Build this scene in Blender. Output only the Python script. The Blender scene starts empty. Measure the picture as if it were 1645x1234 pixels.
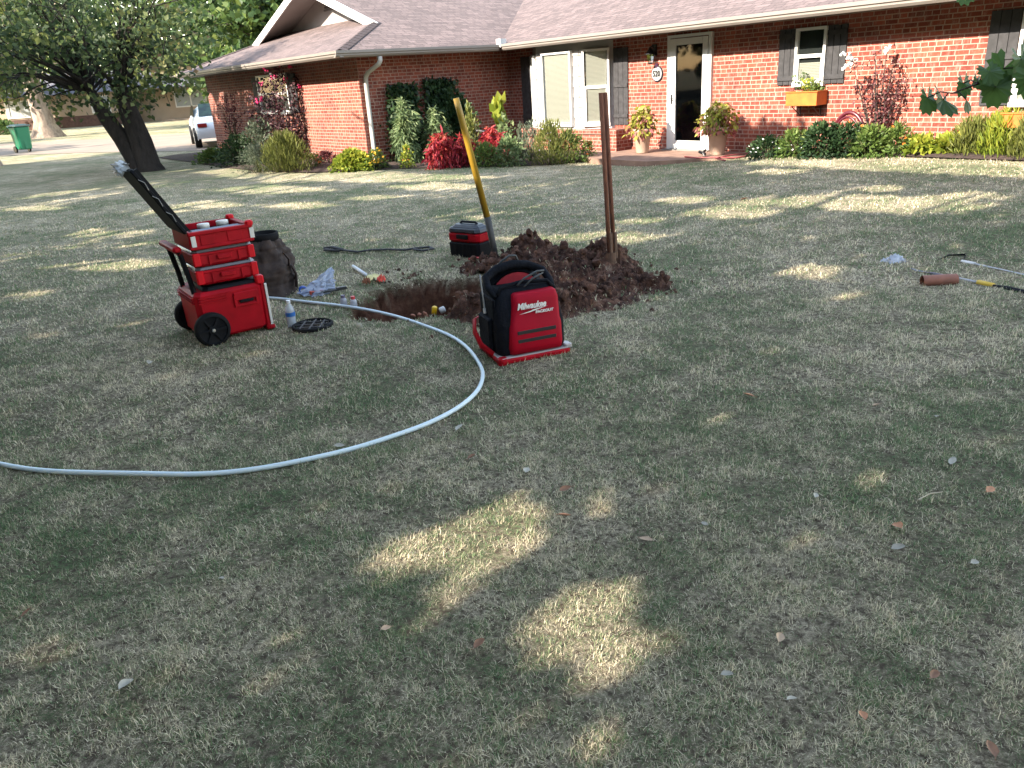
import bpy, math, random
import numpy as np
from mathutils import Vector, Matrix, noise
random.seed(7); rng = np.random.default_rng(11)
S = bpy.context.scene
C = S.collection
# ---------------------------------------------------------------- camera
F, PITCH, ROLL, YAW, CH = 1255., .374, -.067, .93, 1.6
fw = np.array([0, math.cos(PITCH), -math.sin(PITCH)]); r0 = np.array([1, 0, 0.]); u0 = np.cross(r0, fw)
rt = r0*math.cos(ROLL)+u0*math.sin(ROLL); up = -r0*math.sin(ROLL)+u0*math.cos(ROLL)
CP = np.array([0, 0, CH])
cam = bpy.data.cameras.new('camera'); co = bpy.data.objects.new('camera', cam); C.objects.link(co)
cam.sensor_width = 36; cam.lens = F/1645*36; cam.clip_start = .05; cam.clip_end = 900
co.matrix_world = Matrix(((rt[0], up[0], -fw[0], 0), (rt[1], up[1], -fw[1], 0), (rt[2], up[2], -fw[2], CH), (0, 0, 0, 1)))
S.camera = co
def ray(x, y): return fw+(x-822.5)/F*rt-(y-617)/F*up
def gp(x, y, z=0.):            # a point at height z on the ground
    d = ray(x, y); p = CP+d*(z-CH)/d[2]; return (float(p[0]), float(p[1]))
# house frame: T runs along the facade to the left, N points out of it
T = np.array([-math.cos(YAW), math.sin(YAW), 0]); N = np.array([-math.sin(YAW), -math.cos(YAW), 0])
O = np.array([*gp(1107, 241, .1), 0.])
def W(s, n, z=0.): p = O+T*s+N*n; return (float(p[0]), float(p[1]), z)
def SN(x, y): d = np.array([x, y, 0])-O; return float(d@T), float(d@N)
# ---------------------------------------------------------------- light
ELEV = math.radians(31); AZ = math.atan2(N[1], N[0])-math.radians(2.5)
SUN = np.array([math.cos(AZ)*math.cos(ELEV), math.sin(AZ)*math.cos(ELEV), math.sin(ELEV)])
wd = bpy.data.worlds.new('World'); S.world = wd; wd.use_nodes = True
nt = wd.node_tree; sky = nt.nodes.new('ShaderNodeTexSky'); sky.sky_type = 'NISHITA'; sky.sun_disc = False
sky.sun_elevation = ELEV; sky.sun_rotation = math.pi/2-AZ; sky.air_density = 1.; sky.dust_density = .3
bg = nt.nodes['Background']; bg.inputs[1].default_value = .15
wb = nt.nodes.new('ShaderNodeMix'); wb.data_type = 'RGBA'; wb.blend_type = 'MULTIPLY'; wb.inputs[0].default_value = 1; wb.inputs[7].default_value = (1.27, 1.02, .78, 1)   # the camera's daylight-shade white balance
nt.links.new(sky.outputs[0], wb.inputs[6]); nt.links.new(wb.outputs[2], bg.inputs[0])
sl = bpy.data.lights.new('sun', 'SUN'); sl.energy = 2.75; sl.angle = math.radians(.35); sl.color = (1, .9, .76)
so = bpy.data.objects.new('sun', sl); C.objects.link(so); so.rotation_euler = Vector(-SUN).to_track_quat('-Z', 'Y').to_euler()
S.view_settings.view_transform = 'Standard'; S.view_settings.look = 'None'; S.view_settings.gamma = 1
S.view_settings.exposure = 2.75
S.render.engine = 'CYCLES'; S.cycles.max_bounces = 6; S.cycles.transparent_max_bounces = 12
S.cycles.caustics_reflective = False; S.cycles.caustics_refractive = False
# ---------------------------------------------------------------- materials
def newmat(name):
    m = bpy.data.materials.new(name); m.use_nodes = True; return m, m.node_tree, m.node_tree.nodes['Principled BSDF']
MC = {}; KS = .56
def mat(name, col, rough=.6, metal=0., nscale=0., namt=.25, bump=0., bscale=60., spec=.5, trans=0., alpha=1.):
    if name in MC: return MC[name]
    col = tuple(c*KS for c in col)
    m, t, b = newmat(name); MC[name] = m
    b.inputs['Base Color'].default_value = (*col, 1); b.inputs['Roughness'].default_value = rough
    b.inputs['Metallic'].default_value = metal; b.inputs['Specular IOR Level'].default_value = spec
    b.inputs['Transmission Weight'].default_value = trans; b.inputs['Alpha'].default_value = alpha
    tc = t.nodes.new('ShaderNodeTexCoord')
    if nscale:
        n = t.nodes.new('ShaderNodeTexNoise'); n.inputs['Scale'].default_value = nscale; n.inputs['Detail'].default_value = 6
        t.links.new(tc.outputs['Object'], n.inputs['Vector'])
        r = t.nodes.new('ShaderNodeValToRGB'); r.color_ramp.elements[0].position = .3; r.color_ramp.elements[1].position = .7
        r.color_ramp.elements[0].color = (*[c*(1-namt) for c in col], 1); r.color_ramp.elements[1].color = (*[min(1, c*(1+namt)) for c in col], 1)
        t.links.new(n.outputs[0], r.inputs[0]); t.links.new(r.outputs[0], b.inputs['Base Color'])
    if bump:
        n = t.nodes.new('ShaderNodeTexNoise'); n.inputs['Scale'].default_value = bscale; n.inputs['Detail'].default_value = 8
        t.links.new(tc.outputs['Object'], n.inputs['Vector'])
        bp = t.nodes.new('ShaderNodeBump'); bp.inputs['Strength'].default_value = bump; bp.inputs['Distance'].default_value = .02
        t.links.new(n.outputs[0], bp.inputs['Height']); t.links.new(bp.outputs[0], b.inputs['Normal'])
    return m
def ramp(t, stops, interp='LINEAR'):
    r = t.nodes.new('ShaderNodeValToRGB'); e = r.color_ramp.elements; r.color_ramp.interpolation = interp
    e[0].position, e[0].color = stops[0][0], (*stops[0][1], 1); e[1].position, e[1].color = stops[-1][0], (*stops[-1][1], 1)
    for p, c in stops[1:-1]: q = e.new(p); q.color = (*c, 1)
    return r
def leafmat(name, stops, transl=.35, rough=.55):
    if name in MC: return MC[name]
    m, t, b = newmat(name); MC[name] = m
    a = t.nodes.new('ShaderNodeAttribute'); a.attribute_name = 'tone'
    r = ramp(t, [(p, tuple(c*KS for c in q)) for p, q in stops]); t.links.new(a.outputs['Fac'], r.inputs[0]); t.links.new(r.outputs[0], b.inputs['Base Color'])
    b.inputs['Roughness'].default_value = rough; b.inputs['Specular IOR Level'].default_value = .35
    tr = t.nodes.new('ShaderNodeBsdfTranslucent'); mx = t.nodes.new('ShaderNodeMixShader'); mx.inputs[0].default_value = transl
    t.links.new(r.outputs[0], tr.inputs[0]); t.links.new(b.outputs[0], mx.inputs[1]); t.links.new(tr.outputs[0], mx.inputs[2])
    t.links.new(mx.outputs[0], t.nodes['Material Output'].inputs[0]); return m
def mixc(t, a, b, f, mode='MIX'):
    m = t.nodes.new('ShaderNodeMix'); m.data_type = 'RGBA'; m.blend_type = mode
    for k, v in ((6, a), (7, b), (0, f)):
        if isinstance(v, bpy.types.NodeSocket): t.links.new(v, m.inputs[k])
        elif k == 0: m.inputs[0].default_value = v
        else: m.inputs[k].default_value = (*v, 1)
    return m.outputs[2]
def tnoise(t, vec, scale, detail=5, rough=.6):
    n = t.nodes.new('ShaderNodeTexNoise'); n.inputs['Scale'].default_value = scale; n.inputs['Detail'].default_value = detail
    n.inputs['Roughness'].default_value = rough; t.links.new(vec, n.inputs['Vector']); return n.outputs[0]
def brickmat():
    m, t, b = newmat('brick'); uv = t.nodes.new('ShaderNodeTexCoord').outputs['UV']
    def bt(c1, c2, mo):
        k = t.nodes.new('ShaderNodeTexBrick'); t.links.new(uv, k.inputs['Vector']); k.inputs['Scale'].default_value = 1
        k.inputs['Brick Width'].default_value = .19; k.squash = .6; k.squash_frequency = 3; k.inputs['Row Height'].default_value = .0677; k.inputs['Mortar Size'].default_value = .0075
        k.inputs['Mortar Smooth'].default_value = .15; k.inputs['Color1'].default_value = (*c1, 1); k.inputs['Color2'].default_value = (*c2, 1)
        k.inputs['Mortar'].default_value = (*mo, 1); k.inputs['Bias'].default_value = -.1; return k
    k = bt((.165, .028, .016), (.33, .075, .042), (.38, .265, .215))
    mp = t.nodes.new('ShaderNodeMapping'); mp.inputs['Scale'].default_value = (1, .35, 1); t.links.new(uv, mp.inputs['Vector'])
    n1 = tnoise(t, mp.outputs[0], 16, 6, .75); r1 = ramp(t, [(.5, (0, 0, 0)), (.68, (1, 1, 1))]); t.links.new(n1, r1.inputs[0])
    mul = t.nodes.new('ShaderNodeMath'); mul.operation = 'MULTIPLY'; mul.inputs[1].default_value = .55; t.links.new(r1.outputs[0], mul.inputs[0])
    c = mixc(t, k.outputs['Color'], (.38, .25, .21), mul.outputs[0])
    n2 = tnoise(t, uv, 1.3, 4); r2 = ramp(t, [(.3, (.72, .7, .72)), (.7, (1.12, 1.1, 1.05))]); t.links.new(n2, r2.inputs[0])
    n3 = tnoise(t, uv, 70, 3); r3 = ramp(t, [(.3, (.8, .8, .8)), (.7, (1.1, 1.1, 1.1))]); t.links.new(n3, r3.inputs[0])
    c = mixc(t, c, r2.outputs[0], 1., 'MULTIPLY'); c = mixc(t, c, r3.outputs[0], 1., 'MULTIPLY')
    t.links.new(c, b.inputs['Base Color']); b.inputs['Roughness'].default_value = .85
    bp = t.nodes.new('ShaderNodeBump'); bp.invert = True; bp.inputs['Strength'].default_value = .8; bp.inputs['Distance'].default_value = .008
    t.links.new(k.outputs['Fac'], bp.inputs['Height']); t.links.new(bp.outputs[0], b.inputs['Normal']); return m
def shinglemat(name='shingle', k0=(.10, .074, .070), k1=(.165, .122, .115)):
    m, t, b = newmat(name); uv = t.nodes.new('ShaderNodeTexCoord').outputs['UV']
    k = t.nodes.new('ShaderNodeTexBrick'); t.links.new(uv, k.inputs['Vector']); k.inputs['Scale'].default_value = 1
    k.inputs['Brick Width'].default_value = .19; k.inputs['Row Height'].default_value = .14; k.inputs['Mortar Size'].default_value = .009
    k.inputs['Mortar Smooth'].default_value = .6; k.inputs['Color1'].default_value = (*k0, 1); k.inputs['Color2'].default_value = (*k1, 1)
    k.inputs['Mortar'].default_value = (.05, .035, .035, 1); k.offset = .37; k.squash = 1.6; k.squash_frequency = 3
    n = tnoise(t, uv, 22, 6, .7); r = ramp(t, [(.3, (.72, .72, .74)), (.7, (1.28, 1.26, 1.25))]); t.links.new(n, r.inputs[0])
    n2 = tnoise(t, uv, .9, 3); r2 = ramp(t, [(.3, (.85, .85, .86)), (.7, (1.1, 1.1, 1.1))]); t.links.new(n2, r2.inputs[0])
    c = mixc(t, k.outputs['Color'], r.outputs[0], 1., 'MULTIPLY'); c = mixc(t, c, r2.outputs[0], 1., 'MULTIPLY')
    t.links.new(c, b.inputs['Base Color']); b.inputs['Roughness'].default_value = .95
    bp = t.nodes.new('ShaderNodeBump'); bp.invert = True; bp.inputs['Strength'].default_value = .7; bp.inputs['Distance'].default_value = .01
    t.links.new(k.outputs['Fac'], bp.inputs['Height']); t.links.new(bp.outputs[0], b.inputs['Normal']); return m
GREEN0, GREEN1, TAN0, TAN1 = (.085, .145, .065), (.19, .28, .125), (.42, .36, .245), (.80, .70, .51)
def grasscol(t, vec, tone):
    """patchy mix of green and straw-coloured grass by world position; tone 0..1 picks a blade within it"""
    a = tnoise(t, vec, .55, 3, .5); b_ = tnoise(t, vec, 3.2, 4, .6); c_ = tnoise(t, vec, 14, 2, .5)
    def mm(op, x, y):
        k = t.nodes.new('ShaderNodeMath'); k.operation = op
        for i, v in ((0, x), (1, y)):
            if isinstance(v, bpy.types.NodeSocket): t.links.new(v, k.inputs[i])
            else: k.inputs[i].default_value = v
        return k.outputs[0]
    p = mm('ADD', mm('MULTIPLY', a, .75), mm('ADD', mm('MULTIPLY', b_, .8), mm('MULTIPLY', c_, .35)))     # about .95 mean
    p = mm('SUBTRACT', p, .835)
    v = mm('ADD', tone, mm('MULTIPLY', p, 1.45))
    r = ramp(t, [(.0, GREEN0), (.38, GREEN1), (.54, (.29, .29, .17)), (.72, TAN0), (1., TAN1)]); t.links.new(v, r.inputs[0])
    return r.outputs[0]
def groundmat():
    m, t, b = newmat('lawn_soil'); vec = t.nodes.new('ShaderNodeTexCoord').outputs['Object']
    f = tnoise(t, vec, 90, 5, .8)
    f2 = tnoise(t, vec, 320, 3, .8); f = mixc(t, f, f2, .5); r0_ = ramp(t, [(.38, (0.05,)*3), (.62, (.95,)*3)]); t.links.new(f, r0_.inputs[0])
    c = grasscol(t, vec, r0_.outputs[0])
    # thatch and bare soil near the roots
    n = tnoise(t, vec, 38, 5, .7); r = ramp(t, [(.42, (0, 0, 0)), (.62, (1, 1, 1))]); t.links.new(n, r.inputs[0])
    c = mixc(t, c, (.15, .115, .085), r.outputs[0])
    an = t.nodes.new('ShaderNodeAttribute'); an.attribute_name = 'cover'; c = mixc(t, c, (.6, .58, .58), an.outputs['Fac'], 'MULTIPLY')     # soil colour darkened near the viewer, beneath the modelled blades
    at = t.nodes.new('ShaderNodeAttribute'); at.attribute_name = 'dirt'
    nd = tnoise(t, vec, 14, 6, .7); rd = ramp(t, [(.3, (.045, .022, .016)), (.5, (.10, .045, .028)), (.72, (.17, .085, .055))]); t.links.new(nd, rd.inputs[0])
    c = mixc(t, c, rd.outputs[0], at.outputs['Fac'])
    t.links.new(c, b.inputs['Base Color']); b.inputs['Roughness'].default_value = .95; b.inputs['Specular IOR Level'].default_value = .1
    bp = t.nodes.new('ShaderNodeBump'); bp.inputs['Strength'].default_value = .9; bp.inputs['Distance'].default_value = .03
    t.links.new(f, bp.inputs['Height']); t.links.new(bp.outputs[0], b.inputs['Normal']); return m
def blademat():
    m, t, b = newmat('grass_blade'); vec = t.nodes.new('ShaderNodeTexCoord').outputs['Object']
    a = t.nodes.new('ShaderNodeAttribute'); a.attribute_name = 'tone'
    c = grasscol(t, vec, a.outputs['Fac'])
    t.links.new(c, b.inputs['Base Color']); b.inputs['Roughness'].default_value = .6; b.inputs['Specular IOR Level'].default_value = .3
    tr = t.nodes.new('ShaderNodeBsdfTranslucent'); mx = t.nodes.new('ShaderNodeMixShader'); mx.inputs[0].default_value = .42
    t.links.new(c, tr.inputs[0]); t.links.new(b.outputs[0], mx.inputs[1]); t.links.new(tr.outputs[0], mx.inputs[2])
    t.links.new(mx.outputs[0], t.nodes['Material Output'].inputs[0]); return m
def dirtmat():
    m, t, b = newmat('dug_earth'); vec = t.nodes.new('ShaderNodeTexCoord').outputs['Object']
    nd = tnoise(t, vec, 9, 7, .7); rd = ramp(t, [(.32, (.025, .015, .013)), (.46, (.075, .040, .031)), (.58, (.15, .078, .055)), (.72, (.24, .17, .13))]); t.links.new(nd, rd.inputs[0])
    t.links.new(rd.outputs[0], b.inputs['Base Color']); b.inputs['Roughness'].default_value = .95; b.inputs['Specular IOR Level'].default_value = .15
    f = tnoise(t, vec, 45, 8, .75); bp = t.nodes.new('ShaderNodeBump'); bp.inputs['Strength'].default_value = 1; bp.inputs['Distance'].default_value = .03
    t.links.new(f, bp.inputs['Height']); t.links.new(bp.outputs[0], b.inputs['Normal']); return m
def barkmat(name, c0, c1, sc=7):
    m, t, b = newmat(name); tc = t.nodes.new('ShaderNodeTexCoord').outputs['Object']
    mp = t.nodes.new('ShaderNodeMapping'); mp.inputs['Scale'].default_value = (1, 1, .22); t.links.new(tc, mp.inputs['Vector'])
    n = tnoise(t, mp.outputs[0], sc, 8, .75); r = ramp(t, [(.35, c0), (.68, c1)]); t.links.new(n, r.inputs[0]); t.links.new(r.outputs[0], b.inputs['Base Color'])
    b.inputs['Roughness'].default_value = .95; bp = t.nodes.new('ShaderNodeBump'); bp.inputs['Strength'].default_value = 1; bp.inputs['Distance'].default_value = .05
    t.links.new(n, bp.inputs['Height']); t.links.new(bp.outputs[0], b.inputs['Normal']); return m
def glassmat(name, tint=(1, 1, 1), fac=.15):
    m = bpy.data.materials.new(name); m.use_nodes = True; t = m.node_tree; t.nodes.remove(t.nodes['Principled BSDF'])
    a = t.nodes.new('ShaderNodeBsdfTransparent'); a.inputs[0].default_value = (*tint, 1); g = t.nodes.new('ShaderNodeBsdfGlossy'); g.inputs['Roughness'].default_value = .03
    mx = t.nodes.new('ShaderNodeMixShader'); mx.inputs[0].default_value = fac
    t.links.new(a.outputs[0], mx.inputs[1]); t.links.new(g.outputs[0], mx.inputs[2]); t.links.new(mx.outputs[0], t.nodes['Material Output'].inputs[0]); return m
BRICK, SHINGLE, GROUND, BLADE, DIRT = brickmat(), shinglemat(), groundmat(), blademat(), dirtmat()
GLASS = glassmat('window_glass', (.9, .92, .92), .08); CLEAR = glassmat('clear_plastic', (.93, .95, 1), .2)
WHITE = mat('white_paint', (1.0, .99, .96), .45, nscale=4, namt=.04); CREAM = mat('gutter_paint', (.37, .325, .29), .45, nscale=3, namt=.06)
SIDING = mat('siding', (.60, .55, .52), .6, nscale=3, namt=.05); SHUT = mat('shutter_wood', (.052, .050, .054), .75, nscale=14, namt=.35)
# ---------------------------------------------------------------- mesh helpers
def rotz(a): return np.array([[math.cos(a), -math.sin(a), 0], [math.sin(a), math.cos(a), 0], [0, 0, 1]])
def euler(rx=0, ry=0, rz=0): return np.array(Matrix.Rotation(rz, 3, 'Z') @ Matrix.Rotation(ry, 3, 'Y') @ Matrix.Rotation(rx, 3, 'X'))
class MB:
    def __init__(s): s.v = []; s.f = []
    def add(s, v, f):
        o = len(s.v); s.v += [tuple(float(c) for c in p) for p in v]; s.f += [tuple(i+o for i in q) for q in f]; return s
    def box(s, c, d, R=None, b=0., taper=1.):
        """box centred at c with size d, optional rotation matrix, chamfered vertical edges b, top scaled by taper"""
        x, y, z = [k/2 for k in d]; b = min(b, x*.9, y*.9)
        if b > 0:
            p = [(x, y-b), (x-b, y), (-x+b, y), (-x, y-b), (-x, -y+b), (-x+b, -y), (x-b, -y), (x, -y+b)]
        else: p = [(x, y), (-x, y), (-x, -y), (x, -y)]
        n = len(p); e = min(b*.6, z*.5)
        if b > 0:
            k = [(px*(1-e/x), py*(1-e/y), -z) for px, py in p]+[(px, py, -z+e) for px, py in p]+[(px*taper, py*taper, z-e) for px, py in p]+[(px*taper*(1-e/x), py*taper*(1-e/y), z) for px, py in p]
        else: k = [(px, py, -z) for px, py in p]+[(px*taper, py*taper, z) for px, py in p]
        L = len(k)//n; f = [tuple(range(n))[::-1], tuple(range((L-1)*n, L*n))]
        for l in range(L-1):
            for i in range(n): j = (i+1) % n; f.append((l*n+i, l*n+j, l*n+n+j, l*n+n+i))
        k = np.array(k)
        if R is not None: k = k @ np.array(R).T
        return s.add(k+np.array(c), f)
    def tube(s, pts, r, seg=8, cap=True, flat=1.):
        pts = [np.array(p, float) for p in pts]; n = len(pts); r = [r]*n if np.isscalar(r) else list(r); v = []; f = []
        t0 = pts[1]-pts[0]; a = np.cross(t0, (0, 0, 1)); a = a if np.linalg.norm(a) > 1e-5*np.linalg.norm(t0)+1e-9 else np.array([1., 0, 0]); a = a/np.linalg.norm(a)
        for i, p in enumerate(pts):
            t = pts[min(i+1, n-1)]-pts[max(i-1, 0)]; t = t/(np.linalg.norm(t)+1e-12)
            a = a-t*(a@t); a = a/(np.linalg.norm(a)+1e-12); b = np.cross(t, a)
            for k in range(seg): w = 2*math.pi*k/seg; v.append(p+r[i]*(math.cos(w)*a+flat*math.sin(w)*b))
        for i in range(n-1):
            for k in range(seg): l = (k+1) % seg; f.append((i*seg+k, i*seg+l, i*seg+seg+l, i*seg+seg+k))
        if cap: f += [tuple(range(seg))[::-1], tuple(range((n-1)*seg, n*seg))]
        return s.add(v, f)
    def lathe(s, prof, c=(0, 0, 0), seg=20, R=None, cap=True):
        v = [(r*math.cos(2*math.pi*k/seg), r*math.sin(2*math.pi*k/seg), z) for r, z in prof for k in range(seg)]; f = []; n = len(prof)
        for i in range(n-1):
            for k in range(seg): l = (k+1) % seg; f.append((i*seg+k, i*seg+l, i*seg+seg+l, i*seg+seg+k))
        if cap: f += [tuple(range(seg))[::-1], tuple(range((n-1)*seg, n*seg))]
        v = np.array(v)
        if R is not None: v = v @ np.array(R).T
        return s.add(v+np.array(c), f)
    def prism(s, poly, z0, z1, M=None):
        n = len(poly); v = np.array([(x, y, z0) for x, y in poly]+[(x, y, z1) for x, y in poly])
        if M is not None: v = v @ np.array(M).T
        return s.add(v, [tuple(range(n))[::-1], tuple(range(n, 2*n))]+[(i, (i+1) % n, n+(i+1) % n, n+i) for i in range(n)])
    def quad(s, *p): return s.add(p, [tuple(range(len(p)))])
    def build(s, name, m, parent=None, smooth=False, uv=False, off=None):
        me = bpy.data.meshes.new(name); v = s.v
        if off is not None: v = [(a-off[0], b-off[1], c-off[2]) for a, b, c in v]
        me.from_pydata(v, [], s.f); me.materials.append(m)
        if smooth: me.polygons.foreach_set('use_smooth', [True]*len(me.polygons))
        if uv:
            l = me.uv_layers.new(name='UVMap'); me.calc_loop_triangles()
            for p in me.polygons:
                n = p.normal
                for li in p.loop_indices:
                    c = me.vertices[me.loops[li].vertex_index].co
                    if uv == 'roof':
                        hx = Vector((n.x, n.y, 0)); hx = hx.normalized() if hx.length > 1e-4 else Vector((0, 1, 0)); d = Vector((-hx.y, hx.x, 0))
                        l.data[li].uv = (c.dot(d), (c-n*c.dot(n)).dot(Vector((-hx.x*n.z, -hx.y*n.z, math.hypot(n.x, n.y)))))
                    elif abs(n.z) > .7: l.data[li].uv = (c.x, c.y)
                    elif abs(n.x) > abs(n.y): l.data[li].uv = (c.y, c.z)
                    else: l.data[li].uv = (c.x, c.z)
        o = bpy.data.objects.new(name, me); C.objects.link(o)
        if off is not None: o.location = off
        if parent: o.parent = parent
        return o
def tag(o, label=None, cat=None, group=None, kind=None):
    for k, v in (('label', label), ('category', cat), ('group', group), ('kind', kind)):
        if v: o[k] = v
    return o
def empty(name, loc, rz=0., label=None, cat=None, group=None):
    o = bpy.data.objects.new(name, None); C.objects.link(o); o.location = loc; o.rotation_euler = (0, 0, rz); o.empty_display_size = .1
    return tag(o, label, cat, group)
def fastmesh(name, v, nper, faces_per, m, tone=None, parent=None, loc=None):
    """v (K,nper,3); faces_per: list of index tuples inside each unit; tone (K,)"""
    K = len(v); me = bpy.data.meshes.new(name)
    me.vertices.add(K*nper); me.vertices.foreach_set('co', v.reshape(-1).astype(np.float32))
    base = (np.arange(K)*nper)[:, None]; idx = []; ls = []; off = 0
    flat = np.concatenate([np.array(f) for f in faces_per]); tot = np.array([len(f) for f in faces_per])
    loops = (base+flat[None, :]).reshape(-1); per = len(flat); st = np.concatenate([[0], np.cumsum(tot)[:-1]])
    starts = (np.arange(K)[:, None]*per+st[None, :]).reshape(-1)
    me.loops.add(len(loops)); me.loops.foreach_set('vertex_index', loops.astype(np.int32))
    me.polygons.add(len(starts)); me.polygons.foreach_set('loop_start', starts.astype(np.int32))
    me.update(calc_edges=True)
    if tone is not None:
        a = me.attributes.new('tone', 'FLOAT', 'POINT'); a.data.foreach_set('value', np.repeat(tone, nper).astype(np.float32))
    me.materials.append(m); o = bpy.data.objects.new(name, me); C.objects.link(o)
    if parent: o.parent = parent
    if loc is not None: o.location = loc
    return o
def unit(a): return a/(np.linalg.norm(a, axis=-1, keepdims=True)+1e-9)
def leafverts(pos, size, aspect=.55, dirs=None, flat=0.):
    """kite-shaped folded leaves at pos; dirs = leaf axis; flat pushes leaf normals upward"""
    K = len(pos); size = np.broadcast_to(size, (K,))[:, None]
    d = unit(rng.normal(size=(K, 3))) if dirs is None else unit(dirs)
    n = rng.normal(size=(K, 3)); n[:, 2] += flat*3; sd = unit(np.cross(d, n)); nn = np.cross(sd, d)
    p0 = pos; p2 = pos+d*size; mid = pos+d*size*.45
    p1 = mid+sd*size*aspect*.5+nn*size*.08; p3 = mid-sd*size*aspect*.5+nn*size*.08
    return np.stack([p0, p1, p2, p3], 1)
def leaves(name, pos, size, m, tone, parent=None, aspect=.55, dirs=None, flat=0., loc=None):
    return fastmesh(name, leafverts(pos, size, aspect, dirs, flat), 4, [(0, 1, 2), (0, 2, 3)], m, tone, parent, loc)
# ---------------------------------------------------------------- terrain
def sst(x): x = np.clip(x, 0, 1); return x*x*(3-2*x)
HC = np.array([-.66, 6.12])
def fbm2(x, y, s=1., o=0.): return noise.fractal(Vector((x*s+o, y*s-o, o*.7)), .6, 2., 4)
def holed(x, y):
    dx, dy = x-HC[0], y-HC[1]; a = -.25; u = dx*math.cos(a)+dy*math.sin(a); v = -dx*math.sin(a)+dy*math.cos(a)
    return math.sqrt((u/.50)**2+(v/.62)**2)+.22*fbm2(x, y, 3.1)+.12*fbm2(x, y, 10)
def gz0(x, y):
    s, n = SN(x, y)
    return .17*float(sst((-s+.2)/3.5))*float(sst((8-n)/7))
def gz(x, y):
    z = gz0(x, y)+.012*fbm2(x, y, .7, 3)
    if abs(x-HC[0]) < 1.1 and abs(y-HC[1]) < 1.2:
        h = holed(x, y)
        if h < 1.12: z -= .40*float(sst((1.12-h)/.5))*(1+.25*fbm2(x, y, 7))
    return z
def axis(breaks):
    o = []
    for a, b, st in breaks: o += list(np.arange(a, b, st))
    return np.array(o+[breaks[-1][1]])
gx = axis([(-300, -60, 30), (-60, -20, 4), (-20, -3, .6), (-3, -2, .15), (-2, .6, .03), (.6, 3, .15), (3, 14, .5), (14, 60, 5), (60, 300, 30)])
gy = axis([(-60, -4, 6), (-4, 0, .8), (0, 5, .15), (5, 7.2, .03), (7.2, 10, .15), (10, 22, .5), (22, 60, 3), (60, 400, 30)])
gv = [(x, y, gz(x, y) if abs(x) < 15 and 0 < y < 25 else gz0(x, y)-.0) for y in gy for x in gx]
gm = bpy.data.meshes.new('lawn'); nx = len(gx)
gm.from_pydata(gv, [], [(j*nx+i, j*nx+i+1, j*nx+nx+i+1, j*nx+nx+i) for j in range(len(gy)-1) for i in range(nx-1)])
gm.polygons.foreach_set('use_smooth', [True]*len(gm.polygons))
at = gm.attributes.new('dirt', 'FLOAT', 'POINT')
at.data.foreach_set('value', [float(np.clip((1.1-holed(x, y))*9, 0, 1)) if abs(x-HC[0]) < 1.1 and abs(y-HC[1]) < 1.2 else 0. for x, y, z in gv])
ac = gm.attributes.new('cover', 'FLOAT', 'POINT'); ac.data.foreach_set('value', [float(np.clip((14-math.hypot(x, y))/9, 0, 1)) for x, y, z in gv])
gm.materials.append(GROUND); go = bpy.data.objects.new('lawn', gm); C.objects.link(go); tag(go, 'patchy green and straw coloured front lawn', None, None, 'structure')
# ---------------------------------------------------------------- mound of dug earth
LUMPS = [(.22, 7.1, .27, .21), (.48, 6.95, .40, .13), (.66, 6.6, .40, .085), (.25, 6.35, .5, .10), (1.0, 6.15, .33, .07), (.62, 5.75, .42, .085), (.05, 6.75, .36, .07), (.85, 6.75, .3, .06),
         (-.24, 5.52, .26, .15), (-.85, 6.85, .22, .02), (.02, 5.5, .3, .09), (-.2, 7.0, .34, .055), (.98, 6.75, .22, .10), (1.15, 5.95, .16, .06), (.3, 5.5, .28, .08)]
def moundz(x, y):
    h = -.045
    for cx_, cy_, r, k in LUMPS: h += k*math.exp(-((x-cx_)**2+(y-cy_)**2)/(r*r*.62))
    e = min(1., max(0., (h+.045)*14))
    h += e*(.065*fbm2(x, y, 5.5, 1)+.05*fbm2(x, y, 15, 4)+.03*fbm2(x, y, 34, 2)+.03*abs(noise.noise(Vector((x*11, y*11, 2)))))
    hd = holed(x, y) if abs(x-HC[0]) < 1.1 and abs(y-HC[1]) < 1.2 else 9
    if hd < 1.15: h -= (1.15-hd)*2
    return h
mx_, my_ = np.arange(-.9, 1.7, .022), np.arange(4.95, 8.1, .022)
mv = [(x, y, moundz(x, y)+gz0(x, y)) for y in my_ for x in mx_]; kx = len(mx_)
md = MB()
keep = np.array([p[2] > -.03 for p in mv])
idx = {}; 
for j in range(len(my_)-1):
    for i in range(kx-1):
        q = (j*kx+i, j*kx+i+1, j*kx+kx+i+1, j*kx+kx+i)
        if all(keep[k] for k in q):
            for k in q:
                if k not in idx: idx[k] = len(md.v); md.v.append(mv[k])
            md.f.append(tuple(idx[k] for k in q))
ICO = bpy.data.meshes.new('tmp'); import bmesh
bm = bmesh.new(); bmesh.ops.create_icosphere(bm, subdivisions=2, radius=1); IV = np.array([v.co[:] for v in bm.verts]); IF = [tuple(v.index for v in f.verts) for f in bm.faces]; bm.free(); bpy.data.meshes.remove(ICO)
def clod(b, p, r, sq=.7):
    k = random.random()*50; v = IV*np.array([1+.25*random.random(), 1, sq])
    d = np.array([1+.38*noise.noise(Vector(q)*1.6+Vector((k, k, 0)))+.2*noise.noise(Vector(q)*4+Vector((0, k, k))) for q in IV])[:, None]
    b.add((v*d*r) @ euler(random.random()*6, random.random()*6, random.random()*6).T+np.array(p), IF)
n_ = 0
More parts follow.
